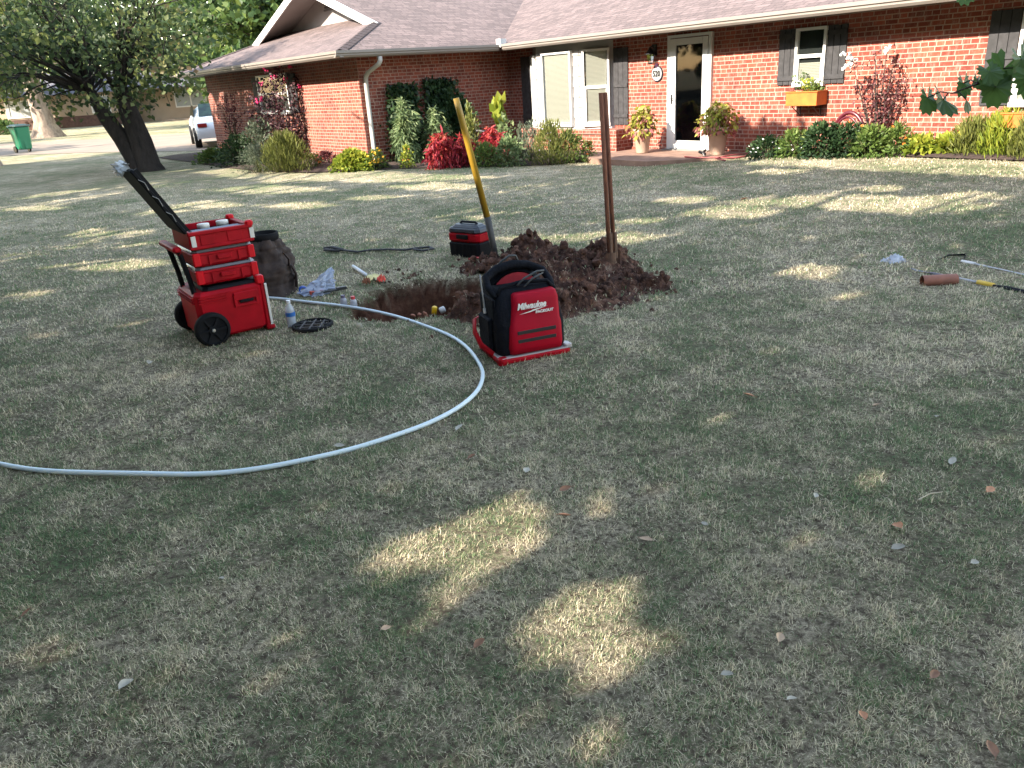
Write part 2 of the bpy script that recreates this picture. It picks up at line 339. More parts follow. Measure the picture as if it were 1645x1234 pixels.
while n_ < 800:
    L = random.choice(LUMPS); a = random.random()*6.28; q = abs(random.gauss(0, .85))*L[2]; x, y = L[0]+q*math.cos(a), L[1]+q*math.sin(a)
    if abs(x-HC[0]) < 1 and abs(y-HC[1]) < 1.1 and holed(x, y) < 1.15: continue
    if y < 4.95 or x > 1.65: continue
    z = max(moundz(x, y), gz(x, y)); clod(md, (x, y, z+.004), random.choice([.008, .012, .015, .02, .028, .042]) if z > .03 else random.choice([.008, .012, .018])); n_ += 1
tag(md.build('dirt_mound', DIRT, smooth=False), 'loose heap of dark reddish brown clods dug out beside the hole', 'dirt pile')
# ---------------------------------------------------------------- grass blades (uncountable)
def make_grass():
    parts = []
    for y0, y1, dens, w, L in [(1.1, 2.4, 42000, .0010, .021), (2.4, 3.6, 26000, .0013, .024), (3.6, 5.5, 11500, .0020, .027), (5.5, 8.5, 4200, .0034, .032), (8.5, 17, 1900, .0050, .03)]:
        hw = .70*y1+.7; K = int(dens*(y1-y0)*2*hw); x = rng.uniform(-hw, hw, K); y = rng.uniform(y0, y1, K)
        k = np.abs(x) < .70*y+.7; x, y = x[k], y[k]
        cl = np.array([noise.noise(Vector((a*5, b*5, 0)))*.6+noise.noise(Vector((a*17, b*17, 3)))*.7 for a, b in zip(x[::1], y[::1])]) if len(x) < 4000000 else 0
        k = rng.random(len(x)) < (.75+cl*1.3)*(np.clip((17-y)/8.5, 0, 1) if y0 > 8 else 1); x, y, cl = x[k], y[k], cl[k]
        z = np.zeros(len(x)); ok = np.ones(len(x), bool)
        for i, (a, b) in enumerate(zip(x, y)):
            if 4.9 < b < 8.1 and -1.8 < a < 1.7:
                if abs(a-HC[0]) < 1.1 and abs(b-HC[1]) < 1.2 and holed(a, b) < 1.02: ok[i] = False; continue
                mz_ = moundz(a, b)
                if mz_ > .005:
                    if random.random() > .16: ok[i] = False; continue
                    z[i] = mz_; continue
            z[i] = gz(a, b) if 4.9 < b < 8.1 and -1.9 < a < .6 else gz0(a, b)+.012*fbm2(a, b, .7, 3)
        x, y, z, cl = x[ok], y[ok], z[ok], cl[ok]; K = len(x); a = rng.uniform(0, 6.283, K); ln = L*rng.uniform(.5, 1.35, K)*(1+cl*.5)
        tilt = rng.uniform(.15, 1.35, K); d = np.stack([np.cos(a), np.sin(a), np.zeros(K)], 1); s_ = np.stack([-np.sin(a), np.cos(a), np.zeros(K)], 1)
        t2 = np.minimum(tilt+rng.uniform(.1, .9, K), 1.6); zz = np.array([0, 0, 1.])
        p0 = np.stack([x, y, z-.004], 1); p1 = p0+(d*np.sin(tilt)[:, None]+zz*np.cos(tilt)[:, None])*(ln*.5)[:, None]
        p2 = p1+(d*np.sin(t2)[:, None]+zz*np.cos(t2)[:, None])*(ln*.55)[:, None]; ww = (w*rng.uniform(.6, 1.3, K))[:, None]*s_
        parts.append((np.stack([p0-ww, p0+ww, p1+ww*.8, p1-ww*.8, p2], 1), np.clip(rng.beta(1.3, 1.3, K), 0, 1)))
    v = np.concatenate([p[0] for p in parts]); tn = np.concatenate([p[1] for p in parts])
    o = fastmesh('grass', v, 5, [(0, 1, 2, 3), (3, 2, 4)], BLADE, tn); tag(o, 'short dry and green grass blades of the lawn', 'grass', None, 'stuff'); print('blades', len(v))
make_grass()
# ---------------------------------------------------------------- shadow-casting trees behind and left of the camera
def inpoly(px, py, poly):
    r = np.zeros(len(px), bool); n = len(poly)
    for i in range(n):
        x1, y1 = poly[i]; x2, y2 = poly[(i+1) % n]
        c = (y1 > py) != (y2 > py); r ^= c & (px < (x2-x1)*(py-y1)/(y2-y1+1e-12)+x1)
    return r
GAPS = [[gp(*q) for q in P] for P in [
    [(590, 880), (640, 868), (700, 848), (790, 810), (835, 792), (868, 812), (915, 850), (880, 885), (840, 872), (805, 900), (808, 945), (760, 950), (695, 918), (655, 908)],
    [(900, 800), (935, 758), (965, 762), (935, 800)], [(578, 925), (645, 930), (658, 965), (625, 980), (595, 960)],
    [(895, 950), (965, 945), (1010, 985), (1030, 1045), (1025, 1085), (960, 1120), (890, 1095), (828, 1040), (832, 1005), (895, 985)],
    [(872, 1200), (920, 1165), (965, 1190), (975, 1260), (870, 1260)]]]
def gapell(x, y, rx, ry): c = gp(x, y); a = gp(x-rx, y); b = gp(x+rx, y); u_ = gp(x, y-ry); d = gp(x, y+ry); return [a, u_, b, d]
FAR = [(1480, 345, 160, 12), (1120, 330, 60, 6), (1420, 318, 60, 6), (1010, 384, 70, 9), (1300, 440, 60, 14), (1370, 480, 50, 10), (1270, 290, 60, 5), (960, 385, 60, 9), (1570, 330, 70, 7), (1040, 360, 50, 5),
       (180, 425, 130, 12), (150, 375, 90, 7), (330, 330, 70, 6), (1380, 335, 230, 9), (1180, 350, 90, 9), (480, 330, 80, 6), (40, 470, 60, 7), (250, 395, 60, 6), (60, 335, 60, 4), (250, 340, 60, 4), (430, 305, 130, 7), (700, 300, 90, 6), (600, 285, 220, 9), (450, 275, 120, 8), (600, 318, 60, 4), (90, 300, 90, 4), (860, 385, 60, 7), (300, 400, 60, 5), (1600, 290, 60, 5), (1450, 275, 60, 4)]
for f_ in FAR: GAPS.append(gapell(*f_))
def islit(px, py):
    r = np.zeros(len(px), bool)
    for P in GAPS: r |= inpoly(px, py, P)
    d = np.stack([px-O[0], py-O[1]], 1); s = d@T[:2]; n = d@N[:2]
    r |= (n < .9) & ~((n < .4) & (n > -1.1) & (s < -.9) & (s > -3.4))       # the house front stands in the sun except a low patch right of the door
    r |= (n < 3.6) & (s > 3.2) & (s < 4.9); r |= (n < 6.4) & (s > 4.6)       # the beds along the wing
    r |= (n < 1.9) & (s > .6) & (s < 3.4)
    r |= (n < 1.6) & (s < -2.6)
    return r
def canopy():
    st = .27; X, Y = np.meshgrid(np.arange(-13, 11, st), np.arange(-2.5, 22, st)); X = X.ravel()+rng.uniform(-.15, .15, X.size); Y = Y.ravel()+rng.uniform(-.15, .15, Y.size)
    d = np.stack([X-O[0], Y-O[1]], 1); s = d@T[:2]; n = d@N[:2]
    k = (n > -1.2) & (n < 22); X, Y, s, n = X[k], Y[k], s[k], n[k]
    nz = np.array([noise.noise(Vector((a*.55, b*1.6, 5))) for a, b in zip(n, s)]); far = np.hypot(X, Y) > 8.5
    lf = np.array([noise.noise(Vector((a*.3, b*.9, 9))) for a, b in zip(n, s)])
    k = ~(far & ((nz+lf*.5 > .27)|((s > 6) & (nz+lf*.5 > .02)))); X, Y = X[k], Y[k]
    h = np.where((np.abs(X) < 1.3) & (Y < 3.6) & (Y > .8), rng.uniform(4.6, 6.6, len(X)), rng.uniform(6.0, 9.6, len(X))); P = np.stack([X, Y, np.zeros(len(X))], 1)+SUN[None]*(h/SUN[2])[:, None]
    m = 20; pos = np.repeat(P, m, 0)+rng.normal(size=(len(P)*m, 3))*.26; c_id = np.repeat(np.arange(len(P)), m)
    dr = unit(rng.normal(size=pos.shape)); sz = rng.uniform(.2, .28, len(pos)); k = np.ones(len(pos), bool)
    for f in (0, .5, 1.):
        q = pos+dr*(sz*f)[:, None]; gr = q-SUN[None]*(q[:, 2]/SUN[2])[:, None]; k &= ~islit(gr[:, 0], gr[:, 1])
    return P, pos[k], c_id[k], dr[k], sz[k]
CP_, LP_, LI_, LD_, LS_ = canopy()
DKLEAF = leafmat('shade_leaf', [(0, (.12, .19, .07)), (1, (.26, .34, .12))], .5)
BARK = barkmat('bark_dark', (.022, .017, .014), (.085, .068, .055)); BARK2 = barkmat('bark_pale', (.12, .085, .065), (.42, .33, .26), 5)
roots = [(-14.5, 2.5, .32), (-11.2, -3.2, .34), (-17, -6.5, .3), (-3.6, -7.5, .28)]
own = np.argmin(np.stack([np.hypot(CP_[:, 0]-r[0], CP_[:, 1]-r[1]) for r in roots]), 0)
def limb(b, p0, p1, ra, rb, seg=6, sag=.25, n=6):
    p0, p1 = np.array(p0), np.array(p1); L = np.linalg.norm(p1-p0); o = rng.normal(size=3)*L*.06; o[2] += L*sag*.5
    b.tube([p0+(p1-p0)*t+o*math.sin(math.pi*t) for t in np.linspace(0, 1, n)], list(np.linspace(ra, rb, n)), seg, cap=False)
LBL = ['tall leafy shade tree on the left whose crown shades the middle lawn', 'big shade tree behind the viewer left of the pipe', 'farther shade tree behind and left of the viewer', 'shade tree right behind the viewer']
for i, (rx, ry, rr) in enumerate(roots):
    t = empty('shade_tree', (rx, ry, 0), 0, LBL[i], 'tree', 'shade trees around the lawn'); k = own[LI_] == i; cl = CP_[own == i]
    leaves('crown', LP_[k]-np.array([rx, ry, 0]), LS_[k], DKLEAF, rng.random(k.sum()), t, aspect=.7, dirs=LD_[k])
    b = MB(); top = np.array([.15, .1, 4.2]); b.tube([(0, 0, -.1), (0, 0, .35), (.05, .02, 2.2), top], [rr*1.5, rr*1.05, rr*.9, rr*.75], 12)
    far_ = cl[rng.permutation(len(cl))[:34]]-np.array([rx, ry, 0])
    for q in far_:
        mid = top*.45+q*.5+np.array([0, 0, .3])
        smp = np.concatenate([top+(mid-top)*np.linspace(0, 1, 12)[:, None], mid+(q-mid)*np.linspace(0, 1, 12)[:, None]])+np.array([rx, ry, 0])
        g_ = smp-SUN[None]*(smp[:, 2]/SUN[2])[:, None]
        nr_ = np.hypot(g_[:, 0], g_[:, 1]) < 6
        if any((islit(g_[:, 0]+ox, g_[:, 1]+oy) & nr_).any() for ox, oy in ((0, 0), (.2, -.3), (-.2, .3), (.1, -.15), (-.1, .15))): continue
        limb(b, top, mid, rr*.4, rr*.2); limb(b, mid, q, rr*.2, .02)
    b.build('trunk', BARK, t, True)
# ================================================================ THE HOUSE (local x = -s to the right, local y = -n into the house)
HR = math.atan2(-T[1], -T[0])
house = empty('brick_house', (float(O[0]), float(O[1]), 0), HR, 'single storey red brick house with grey shingle roof behind the lawn', 'house')
def L(s, n, z): return (-s, -n, z)
b = MB()     # brick walls: footprint polygon extruded as single-sided quads
fp = [(-9, 0), (5.45, 0), (5.45, 3.9), (15.05, 3.9), (15.05, -8), (-9, -8)]
for (s0, n0), (s1, n1) in zip(fp, fp[1:]+fp[:1]): b.quad(L(s0, n0, -.3), L(s1, n1, -.3), L(s1, n1, 2.5), L(s0, n0, 2.5))
b.build('brick_wall', BRICK, house, uv=True)
ZE, PT = 2.27, 1/3
b = MB()
b.quad(L(-9.6, .7, ZE), L(10.25, .7, ZE), L(10.25, -3.8, ZE+1.5), L(-9.6, -3.8, ZE+1.5))
b.quad(L(-9.6, -3.8, ZE+1.5), L(10.25, -3.8, ZE+1.5), L(10.25, -8.6, ZE-.1), L(-9.6, -8.6, ZE-.1))
rz_ = ZE+5.5*PT
b.quad(L(4.75, 4.6, ZE), L(6.65, 2.7, ZE+1.9*PT), L(10.25, 2.7, rz_), L(10.25, -8.6, rz_), L(4.75, -8.6, ZE))
b.quad(L(15.75, 4.6, ZE), L(15.75, -8.6, ZE), L(10.25, -8.6, rz_), L(10.25, 2.7, rz_), L(13.85, 2.7, ZE+1.9*PT))
b.quad(L(4.75, 4.6, ZE), L(15.75, 4.6, ZE), L(13.05, 1.9, ZE+2.7*PT), L(7.45, 1.9, ZE+2.7*PT))
roof = b.build('roof', SHINGLE, house, uv='roof')
b = MB()     # hip and ridge cap shingles
def cap(p, q, w=.13):
    p, q = np.array(p), np.array(q); m = int(np.linalg.norm(q-p)/.2)
    d = (q-p)/np.linalg.norm(q-p); sd = np.cross(d, (0, 0, 1)); sd /= np.linalg.norm(sd)
    for i in range(m):
        a = p+(q-p)*i/m; c = p+(q-p)*(i+1.25)/m; z0, z1 = np.array([0, 0, .012]), np.array([0, 0, .022])
        b.quad(a-sd*w-z0*1.5, a+z1, c+z0, c-sd*w-z0*2.5); b.quad(a+z1, a+sd*w-z0*1.5, c+sd*w-z0*2.5, c+z0)
CAPM = shinglemat('cap_shingle', (.12, .08, .08), (.17, .12, .12))
for p_, q_ in ((L(4.75, 4.6, ZE+.01), L(6.65, 2.7, ZE+1.9*PT+.01)), (L(15.75, 4.6, ZE+.01), L(13.85, 2.7, ZE+1.9*PT+.01)), (L(10.25, 2.7, rz_+.01), L(10.25, -8, rz_+.01))):
    b = MB(); cap(p_, q_); b.build('ridge_cap', CAPM, roof)
b = MB()     # recessed gable wall, louvre vent, rake boards
b.quad(L(7.1, 1.9, ZE+.78), L(13.4, 1.9, ZE+.78), L(10.25, 1.9, rz_-.02)); gw = b.build('gable_wall', SIDING, house)
b = MB()
for i in range(6): z = rz_-.62+i*.07; w = .40-.045*i; b.add([L(10.25-w, 1.905, z), L(10.25+w, 1.905, z), L(10.25+w, 1.95, z+.025), L(10.25-w, 1.95, z+.025), L(10.25-w, 1.905, z+.05), L(10.25+w, 1.905, z+.05)], [(0, 1, 2, 3), (3, 2, 5, 4)])
b.build('vent', mat('vent_grey', (.20, .18, .17), .7), gw)
for sg in (-1, 1):
    b = MB(); e = 10.25-sg*3.75; z1 = ZE+1.9*PT-.05
    for n0, n1 in ((2.70, 2.74),):
        p = [(10.25, rz_+.025), (e, z1+.035), (e, z1-.16), (10.25, rz_-.165)]
        b.add([L(a, n0, z) for a, z in p]+[L(a, n1, z) for a, z in p], [(0, 1, 2, 3), (7, 6, 5, 4), (0, 4, 5, 1), (1, 5, 6, 2), (2, 6, 7, 3)])
    b.build('rake_board', WHITE, house)
    b = MB(); b.quad(L(10.25, 2.7, rz_-.04), L(e, 2.7, z1-.03), L(e, 1.9, z1-.03), L(10.25, 1.9, rz_-.04)); b.build('rake_soffit', SIDING, house)
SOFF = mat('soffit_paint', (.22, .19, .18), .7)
b = MB()
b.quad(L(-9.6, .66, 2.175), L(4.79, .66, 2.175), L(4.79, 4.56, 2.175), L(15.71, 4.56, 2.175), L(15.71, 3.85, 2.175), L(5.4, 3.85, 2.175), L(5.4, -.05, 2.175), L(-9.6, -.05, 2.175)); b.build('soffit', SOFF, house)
def gutter(s0, n0, s1, n1, on, os_):
    """K-style gutter from (s0,n0) to (s1,n1); (os_,on) points outward"""
    pr = [(-.02, .0), (.055, 0), (.085, .035), (.085, .06), (.11, .075), (.11, .125), (.10, .125), (.10, .085), (.0, .02), (-.02, .02)]
    b = MB(); v = []
    for s_, n_ in ((s0, n0), (s1, n1)):
        for o_, z_ in pr: v.append(L(s_+os_*o_, n_+on*o_, 2.15+z_))
    k = len(pr); b.add(v, [(i, (i+1) % k, k+(i+1) % k, k+i) for i in range(k)]+[tuple(range(k))[::-1], tuple(range(k, 2*k))]); return b
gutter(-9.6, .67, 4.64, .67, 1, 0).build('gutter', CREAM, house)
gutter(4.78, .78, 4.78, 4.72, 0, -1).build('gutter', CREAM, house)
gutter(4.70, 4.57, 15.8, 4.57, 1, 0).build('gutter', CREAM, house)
b = MB(); b.box(L(4.71, .71, 2.30), (.16, .16, .17)); b.build('splash_guard', WHITE, house)
b = MB(); q = [L(4.735, 3.75, 2.14), L(4.735, 3.75, 2.06), L(4.80, 3.76, 2.0), L(5.25, 3.78, 1.86), L(5.36, 3.78, 1.78), L(5.385, 3.78, 1.6), L(5.385, 3.78, .1), L(5.3, 3.8, .03)]
b.tube(q, .048, 6); b.build('downspout', mat('downspout_paint', (.72, .68, .62), .5), house, True)
# ---- windows
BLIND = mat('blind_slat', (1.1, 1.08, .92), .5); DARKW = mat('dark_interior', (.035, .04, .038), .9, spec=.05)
def window(x, y, z0, z1, w, ang=0., sash=True, blinds=(0., 1.), proud=.0, name='window', top_dark=False, fwd=.035):
    """window centred at local (x,y), facing local -y turned by ang, frame > pane, blinds"""
    R = rotz(ang); o = np.array([x, y, 0]); h = z1-z0; P = lambda u, v, z: tuple(o+R@np.array([u, -v, 0])+np.array([0, 0, z])); m = MB(); fr = .045
    def bx(u0, u1, v0, v1, a, c, M=None): (M or m).box(P((u0+u1)/2, (v0+v1)/2, (a+c)/2), (abs(u1-u0), abs(v1-v0), abs(c-a)), R)
    bx(-w/2, -w/2+fr, 0, .07, z0, z1); bx(w/2-fr, w/2, 0, .07, z0, z1); bx(-w/2+fr, w/2-fr, 0, .07, z1-fr, z1); bx(-w/2-.01, w/2+.01, 0, .085, z0-.03, z0+fr*.7)
    if sash:
        zm = (z0+z1)/2; bx(-w/2+fr, w/2-fr, .02, .06, zm-.025, zm+.03); bx(-w/2+fr, -w/2+fr+.03, .02, .056, z0+fr*.7, zm-.025); bx(w/2-fr-.03, w/2-fr, .02, .056, z0+fr*.7, zm-.025); bx(-w/2+fr+.03, w/2-fr-.03, .02, .056, z0+fr*.7, z0+fr*.7+.03)
    f = m.build(name, WHITE, house)
    m = MB(); m.quad(P(-w/2+fr, .012, z0+fr*.7), P(w/2-fr, .012, z0+fr*.7), P(w/2-fr, .012, z1-fr), P(-w/2+fr, .012, z1-fr)); m.build('interior', DARKW, f)
    a0, a1 = z0+fr+h*blinds[0], z0+h*blinds[1]-fr; m = MB(); z = a0
    while z < a1: m.add([P(-w/2+fr+.02, .018, z), P(w/2-fr-.02, .018, z), P(w/2-fr-.02, .032, z+.0205), P(-w/2+fr+.02, .032, z+.0205)], [(0, 1, 2, 3)]); z += .0235
    m.build('blind', BLIND, f)
    m = MB(); m.quad(P(-w/2+fr, .04, z0+fr*.7), P(w/2-fr, .04, z0+fr*.7), P(w/2-fr, .04, z1-fr), P(-w/2+fr, .04, z1-fr)); m.build('pane', GLASS, f)
    return f
def shutter(x, z0, z1, w, y=0., hinge=None):
    m = MB(); k = 3; bw = w/k
    for i in range(k): m.box((x-w/2+bw*(i+.5), y-.016, (z0+z1)/2), (bw-.008, .022, z1-z0-.004*(i % 2)))
    m.box((x, y-.004, (z0+z1)/2), (w-.01, .004, z1-z0-.01))
    m.box((x, y-.036, z0+(z1-z0)*.12), (w-.012, .018, .07)); m.box((x, y-.036, z0+(z1-z0)*.52 if z1-z0 > 1 else z1-(z1-z0)*.12), (w-.012, .018, .07))
    return m.build('shutter', SHUT, house)
# bay
b = MB(); bz0, bz1 = .52, 2.17
bay = [(-4.5, 0), (-3.9, -.4), (-2.56, -.4), (-1.98, 0)]
for (x0, y0), (x1, y1) in zip(bay, bay[1:]): b.quad((x0, y0, bz0), (x1, y1, bz0), (x1, y1, bz1), (x0, y0, bz1))
for (x0, y0), (x1, y1) in zip(bay, bay[1:]):          # lapped boards
    d = np.array([x1-x0, y1-y0]); ln = np.linalg.norm(d); a = math.atan2(d[1], d[0]); o = np.array([(x0+x1)/2, (y0+y1)/2])
    for i in range(8):
        z = bz0+.2*i; nn_ = rotz(a)@np.array([0, -1, 0]); b.add([(x0+nn_[0]*.018, y0+nn_[1]*.018, z), (x1+nn_[0]*.018, y1+nn_[1]*.018, z), (x1+nn_[0]*.004, y1+nn_[1]*.004, z+.2), (x0+nn_[0]*.004, y0+nn_[1]*.004, z+.2)], [(0, 1, 2, 3)])
        b.add([(x0, y0, z-.001), (x1, y1, z-.001), (x1+nn_[0]*.018, y1+nn_[1]*.018, z), (x0+nn_[0]*.018, y0+nn_[1]*.018, z)], [(0, 1, 2, 3)])
bayo = b.build('bay_wall', SIDING, house)
b = MB(); b.prism([(-4.6, .02), (-4.6, -.43), (-1.5, -.43), (-1.5, .02)], -.1, .40); b.prism([(-4.63, .02), (-4.63, -.46), (-1.47, -.46), (-1.47, .02)], .40, .49)
b.build('bay_brick_base', BRICK, house, uv=True)
b = MB(); b.prism([(-4.5, .01), (-4.5, -.1), (-3.93, -.445), (-2.5, -.445), (-1.95, -.1), (-1.95, .01)], .492, .53); b.build('bay_sill', WHITE, house)
window(-3.2, -.42, .57, 2.02, .92, 0, sash=False); a = math.atan2(-.4, .6); window(-4.22, -.205, .57, 2.0, .5, a); window(-2.24, -.235, .57, 2.02, .56, math.atan2(.4, .58))
shutter(-4.72, .55, 2.0, .42); shutter(-1.76, .55, 2.0, .40)
# window over the first planter, second window, wing window
window(2.45, -.0, 1.19, 2.03, .54, 0, blinds=(0, .42)); shutter(2.02, 1.19, 2.03, .33); shutter(2.88, 1.19, 2.03, .33)
window(6.1, -.0, .84, 2.02, 1.25, 0, blinds=(0, .45)); shutter(5.26, .83, 2.01, .38); shutter(6.95, .83, 2.01, .38)
window(-9.95, -3.9, 1.12, 2.02, 1.9, 0, blinds=(.0, .0)); shutter(-11.12, 1.12, 2.0, .42, -3.9); shutter(-8.78, 1.12, 2.0, .42, -3.9)
# ---- door
b = MB(); dz = .12
b.box((-.475, -.03, 1.08), (.07, .06, 1.98)); b.box((.475, -.03, 1.08), (.07, .06, 1.98)); b.box((0, -.03, 2.095), (1.02, .06, .05)); fr_ = b.build('door_frame', WHITE, house)
b = MB(); b.box((0, -.06, .095), (1.1, .2, .05)); b.build('threshold', mat('threshold_metal', (.35, .33, .3), .5), fr_)
b = MB(); b.box((-.365, -.05, 1.09), (.13, .04, 1.93)); b.box((.375, -.05, 1.09), (.11, .04, 1.93)); b.box((.005, -.05, 2.0), (.62, .04, .11)); b.box((.005, -.05, .20), (.62, .04, .15))
dr_ = b.build('storm_door', WHITE, house)
b = MB(); b.box((.005, -.012, 1.1), (.62, .02, 1.75)); b.build('inner_door', mat('inner_door_dark', (.008, .008, .012), .95, spec=0), dr_)
b = MB(); b.quad((-.305, -.045, .27), (.325, -.045, .27), (.325, -.045, 1.95), (-.305, -.045, 1.95)); b.build('pane', glassmat('door_glass', (.2, .23, .27), .03), dr_)
BLK = mat('black_iron', (.015, .015, .017), .4)
b = MB(); b.box((-.38, -.08, 1.02), (.025, .015, .17)); b.tube([(-.38, -.09, 1.03), (-.38, -.12, 1.03), (-.31, -.125, 1.03)], .009, 6); b.build('handle', BLK, dr_)
# ---- wall lamp and number plaque
lp = MB(); x = -.86; lp.box((x, -.02, 1.90), (.10, .03, .2)); lp.tube([(x, -.03, 1.93), (x, -.12, 1.97), (x, -.14, 1.93)], .012, 6)
lp.lathe([(.10, 0), (.085, .03), (.05, .07), (.02, .11), (.02, .13)], (x, -.14, 1.83), 6); lp.lathe([(.03, 0), (.05, .015), (.05, .03)], (x, -.14, 1.655), 6); lp.tube([(x, -.05, 1.83), (x, -.05, 1.67), (x, -.14, 1.662)], .008, 5)
lo = lp.build('wall_lamp', BLK, house); b = MB(); b.lathe([(.045, 0), (.075, .15)], (x, -.14, 1.682), 6, cap=False); b.build('lamp_glass', glassmat('lamp_glass', (.9, .9, .9), .4), lo)
b = MB(); RX = euler(math.pi/2); b.lathe([(.142, 0), (.142, .015), (.125, .016)], (-.80, -.01, 1.48), 32, RX); pq = b.build('number_plaque', mat('plaque_rim', (.03, .03, .05), .4), house)
b = MB(); b.lathe([(.124, 0), (.124, .004)], (-.80, -.0265, 1.48), 32, RX); b.build('plaque_face', mat('plaque_face', (.60, .60, .57), .8), pq)
b = MB(); b.tube([(-.80, -.02, 1.60), (-.80, -.035, 1.66)], .03, 6); b.build('plaque_bow', mat('plaque_bow', (.12, .04, .10), .6), pq)
def textobj(s, size, m, parent, loc, rot, shear=0., ext=.0015, name='lettering', sp=1., bold=0., xs=1.):
    cu = bpy.data.curves.new('t', 'FONT'); cu.body = s; cu.size = size; cu.shear = shear; cu.extrude = ext; cu.align_x = 'CENTER'; cu.align_y = 'CENTER'; cu.space_character = sp; cu.offset = bold
    o = bpy.data.objects.new('t', cu); C.objects.link(o); dg = bpy.context.evaluated_depsgraph_get(); me = bpy.data.meshes.new_from_object(o.evaluated_get(dg)); me.name = name
    bpy.data.objects.remove(o); me.materials.clear(); me.materials.append(m); o = bpy.data.objects.new(name, me); C.objects.link(o)
    o.location = loc; o.rotation_euler = rot; o.scale = (xs, 1, 1); o.parent = parent; return o
textobj('520', .145, mat('numeral_black', (.02, .02, .025), .5), pq, (-.80, -.040, 1.478), (math.pi/2, 0, 0), bold=.005, xs=.76, sp=1.12)
# ---- porch slab, bed soil
def sheet(name, pts, z, m, label, kind='structure', th=None):
    b = MB()
    if th: b.prism([p[:2] for p in pts], z-th, z)
    else: b.quad(*[(p[0], p[1], z if z is not None else gz0(p[0], p[1])+.006) for p in pts])
    return tag(b.build(name, m), label, None, None, kind)
PAVE = mat('porch_concrete', (.36, .22, .16), .9, nscale=5, namt=.25, bump=.3)
sheet('porch_slab', [W(1.25, 0), W(1.35, 1.5), W(.75, 1.75), W(-.55, 1.75), W(-1.2, 1.1), W(-1.75, .9), W(-1.75, 0)], .10, PAVE, 'reddish concrete porch slab before the door', th=.25)
MULCH = mat('mulch', (.075, .045, .035), 1, nscale=12, namt=.6, bump=1., bscale=50)
def bed(name, front, back, label):
    """strip of soil following the terrain between two lines of equal length"""
    b = MB(); n = len(front); v = []
    for i, (f, k) in enumerate(zip(front, back)):
        for t in np.linspace(0, 1, 5): x = f[0]+(k[0]-f[0])*t; y = f[1]+(k[1]-f[1])*t; v.append((x, y, gz0(x, y)+.02+(.03 if 0 < t else 0)))
    b.add(v, [(i*5+j, i*5+5+j, i*5+6+j, i*5+j+1) for i in range(n-1) for j in range(4)]); return tag(b.build(name, MULCH), label, None, None, 'structure')
bed('flower_bed', [W(15.5, 5.6), W(12, 5.6), W(9, 5.7), W(7, 5.55), W(5.7, 5.2), W(4.7, 4.35), W(3.6, 3.5), W(2.3, 2.75), W(1.5, 2.2), W(1.3, 1.6)],
    [W(15.5, 3.7), W(12, 3.7), W(9, 3.7), W(7, 3.7), W(5.5, 3.7), W(5.5, 0), W(5, 0), W(3, 0), W(2, 0), W(1.2, 0)], 'dark mulch bed along the wing and bay')
bed('flower_bed', [W(-1.8, .5), W(-3, .55), W(-4.2, .55), W(-5.5, .55), W(-7, .55), W(-9, .55)], [W(-1.65, -.0), W(-3, 0), W(-4.2, 0), W(-5.5, 0), W(-7, 0), W(-9, 0)], 'mulch bed along the right wall')
# ---- street and lawn beyond
ROAD = mat('street_concrete', (.42, .33, .26), .9, nscale=.6, namt=.12)
sheet('street', [gp(-260, 268), gp(0, 251), (gp(130, 246)), gp(305, 243), gp(400, 240), gp(420, 214), gp(300, 216), gp(150, 224), gp(0, 232), gp(-260, 245)], .012, ROAD, 'pale concrete street in the sun')
# ================================================================ TREES
def tree(name, base, label, m, crown_c, crown_r, nclus, per, lsz, bark, trunk, group=None, spread=.35, tones=None, low=-1., stems=None, seedlimbs=26, flatl=0., shell=.45, cat='tree'):
    """tapered trunk, limbs to leaf clusters spread through an ellipsoid crown"""
    bx_, by_ = base; t = empty(name, (bx_, by_, 0), 0, label, cat, group)
    d = unit(rng.normal(size=(nclus*3, 3))); r = rng.random(len(d))**shell; cc = np.array(crown_c)+d*r[:, None]*np.array(crown_r); cc = cc[cc[:, 2] > low][:nclus]
    nn = np.array([noise.noise(Vector(c)*.8) for c in cc]); cc = cc[nn > -.22]
    pos = np.repeat(cc, per, 0)+rng.normal(size=(len(cc)*per, 3))*spread*np.array([1, 1, .45])
    ct = np.repeat(rng.random(len(cc)), per); tn = np.clip(ct*.6+rng.random(len(pos))*.5-.05, 0, 1)
    if tones: tn = tones(pos, tn)
    leaves('crown', pos, rng.uniform(.7, 1.2, len(pos))*lsz, m, tn, t, aspect=.7, flat=flatl)
    b = MB()
    for st_ in (stems or [trunk]):
        pts, rad = st_; b.tube([np.array(p) for p in pts], rad, 12, cap=False)
    tops = [np.array((st_[0])[-1]) for st_ in (stems or [trunk])]; rr = [(st_[1])[-1] for st_ in (stems or [trunk])]
    for q in cc[rng.permutation(len(cc))[:seedlimbs]]:
        i = int(np.argmin([np.linalg.norm(q[:2]-p[:2]) for p in tops])); p = tops[i]; mid = p*.5+q*.5+np.array([0, 0, .12])+rng.normal(size=3)*.1
        limb(b, p-np.array([0, 0, .1]), mid, rr[i]*.45, rr[i]*.2, 6, .1); limb(b, mid, q, rr[i]*.2, .012, 5, .1)
        for _ in range(2):
            e = q+rng.normal(size=3)*.6; e[2] = max(e[2], low+.1); limb(b, mid*.3+q*.7, e, rr[i]*.1, .008, 4, .1, 4)
    b.build('trunk', bark, t, True); return t
DOG = leafmat('dogwood_leaf', [(0, (.05, .09, .04)), (.4, (.12, .18, .07)), (.72, (.34, .38, .12)), (.86, (.42, .32, .16)), (1, (.50, .26, .18))], .5)
def dogtone(p, t):           # reddish autumn leaves towards the top right of the crown
    return np.clip(t*.72+np.where(p[:, 0]+p[:, 2]*.4 > 1.7, .22, 0)*rng.random(len(t))*1.3, 0, 1)
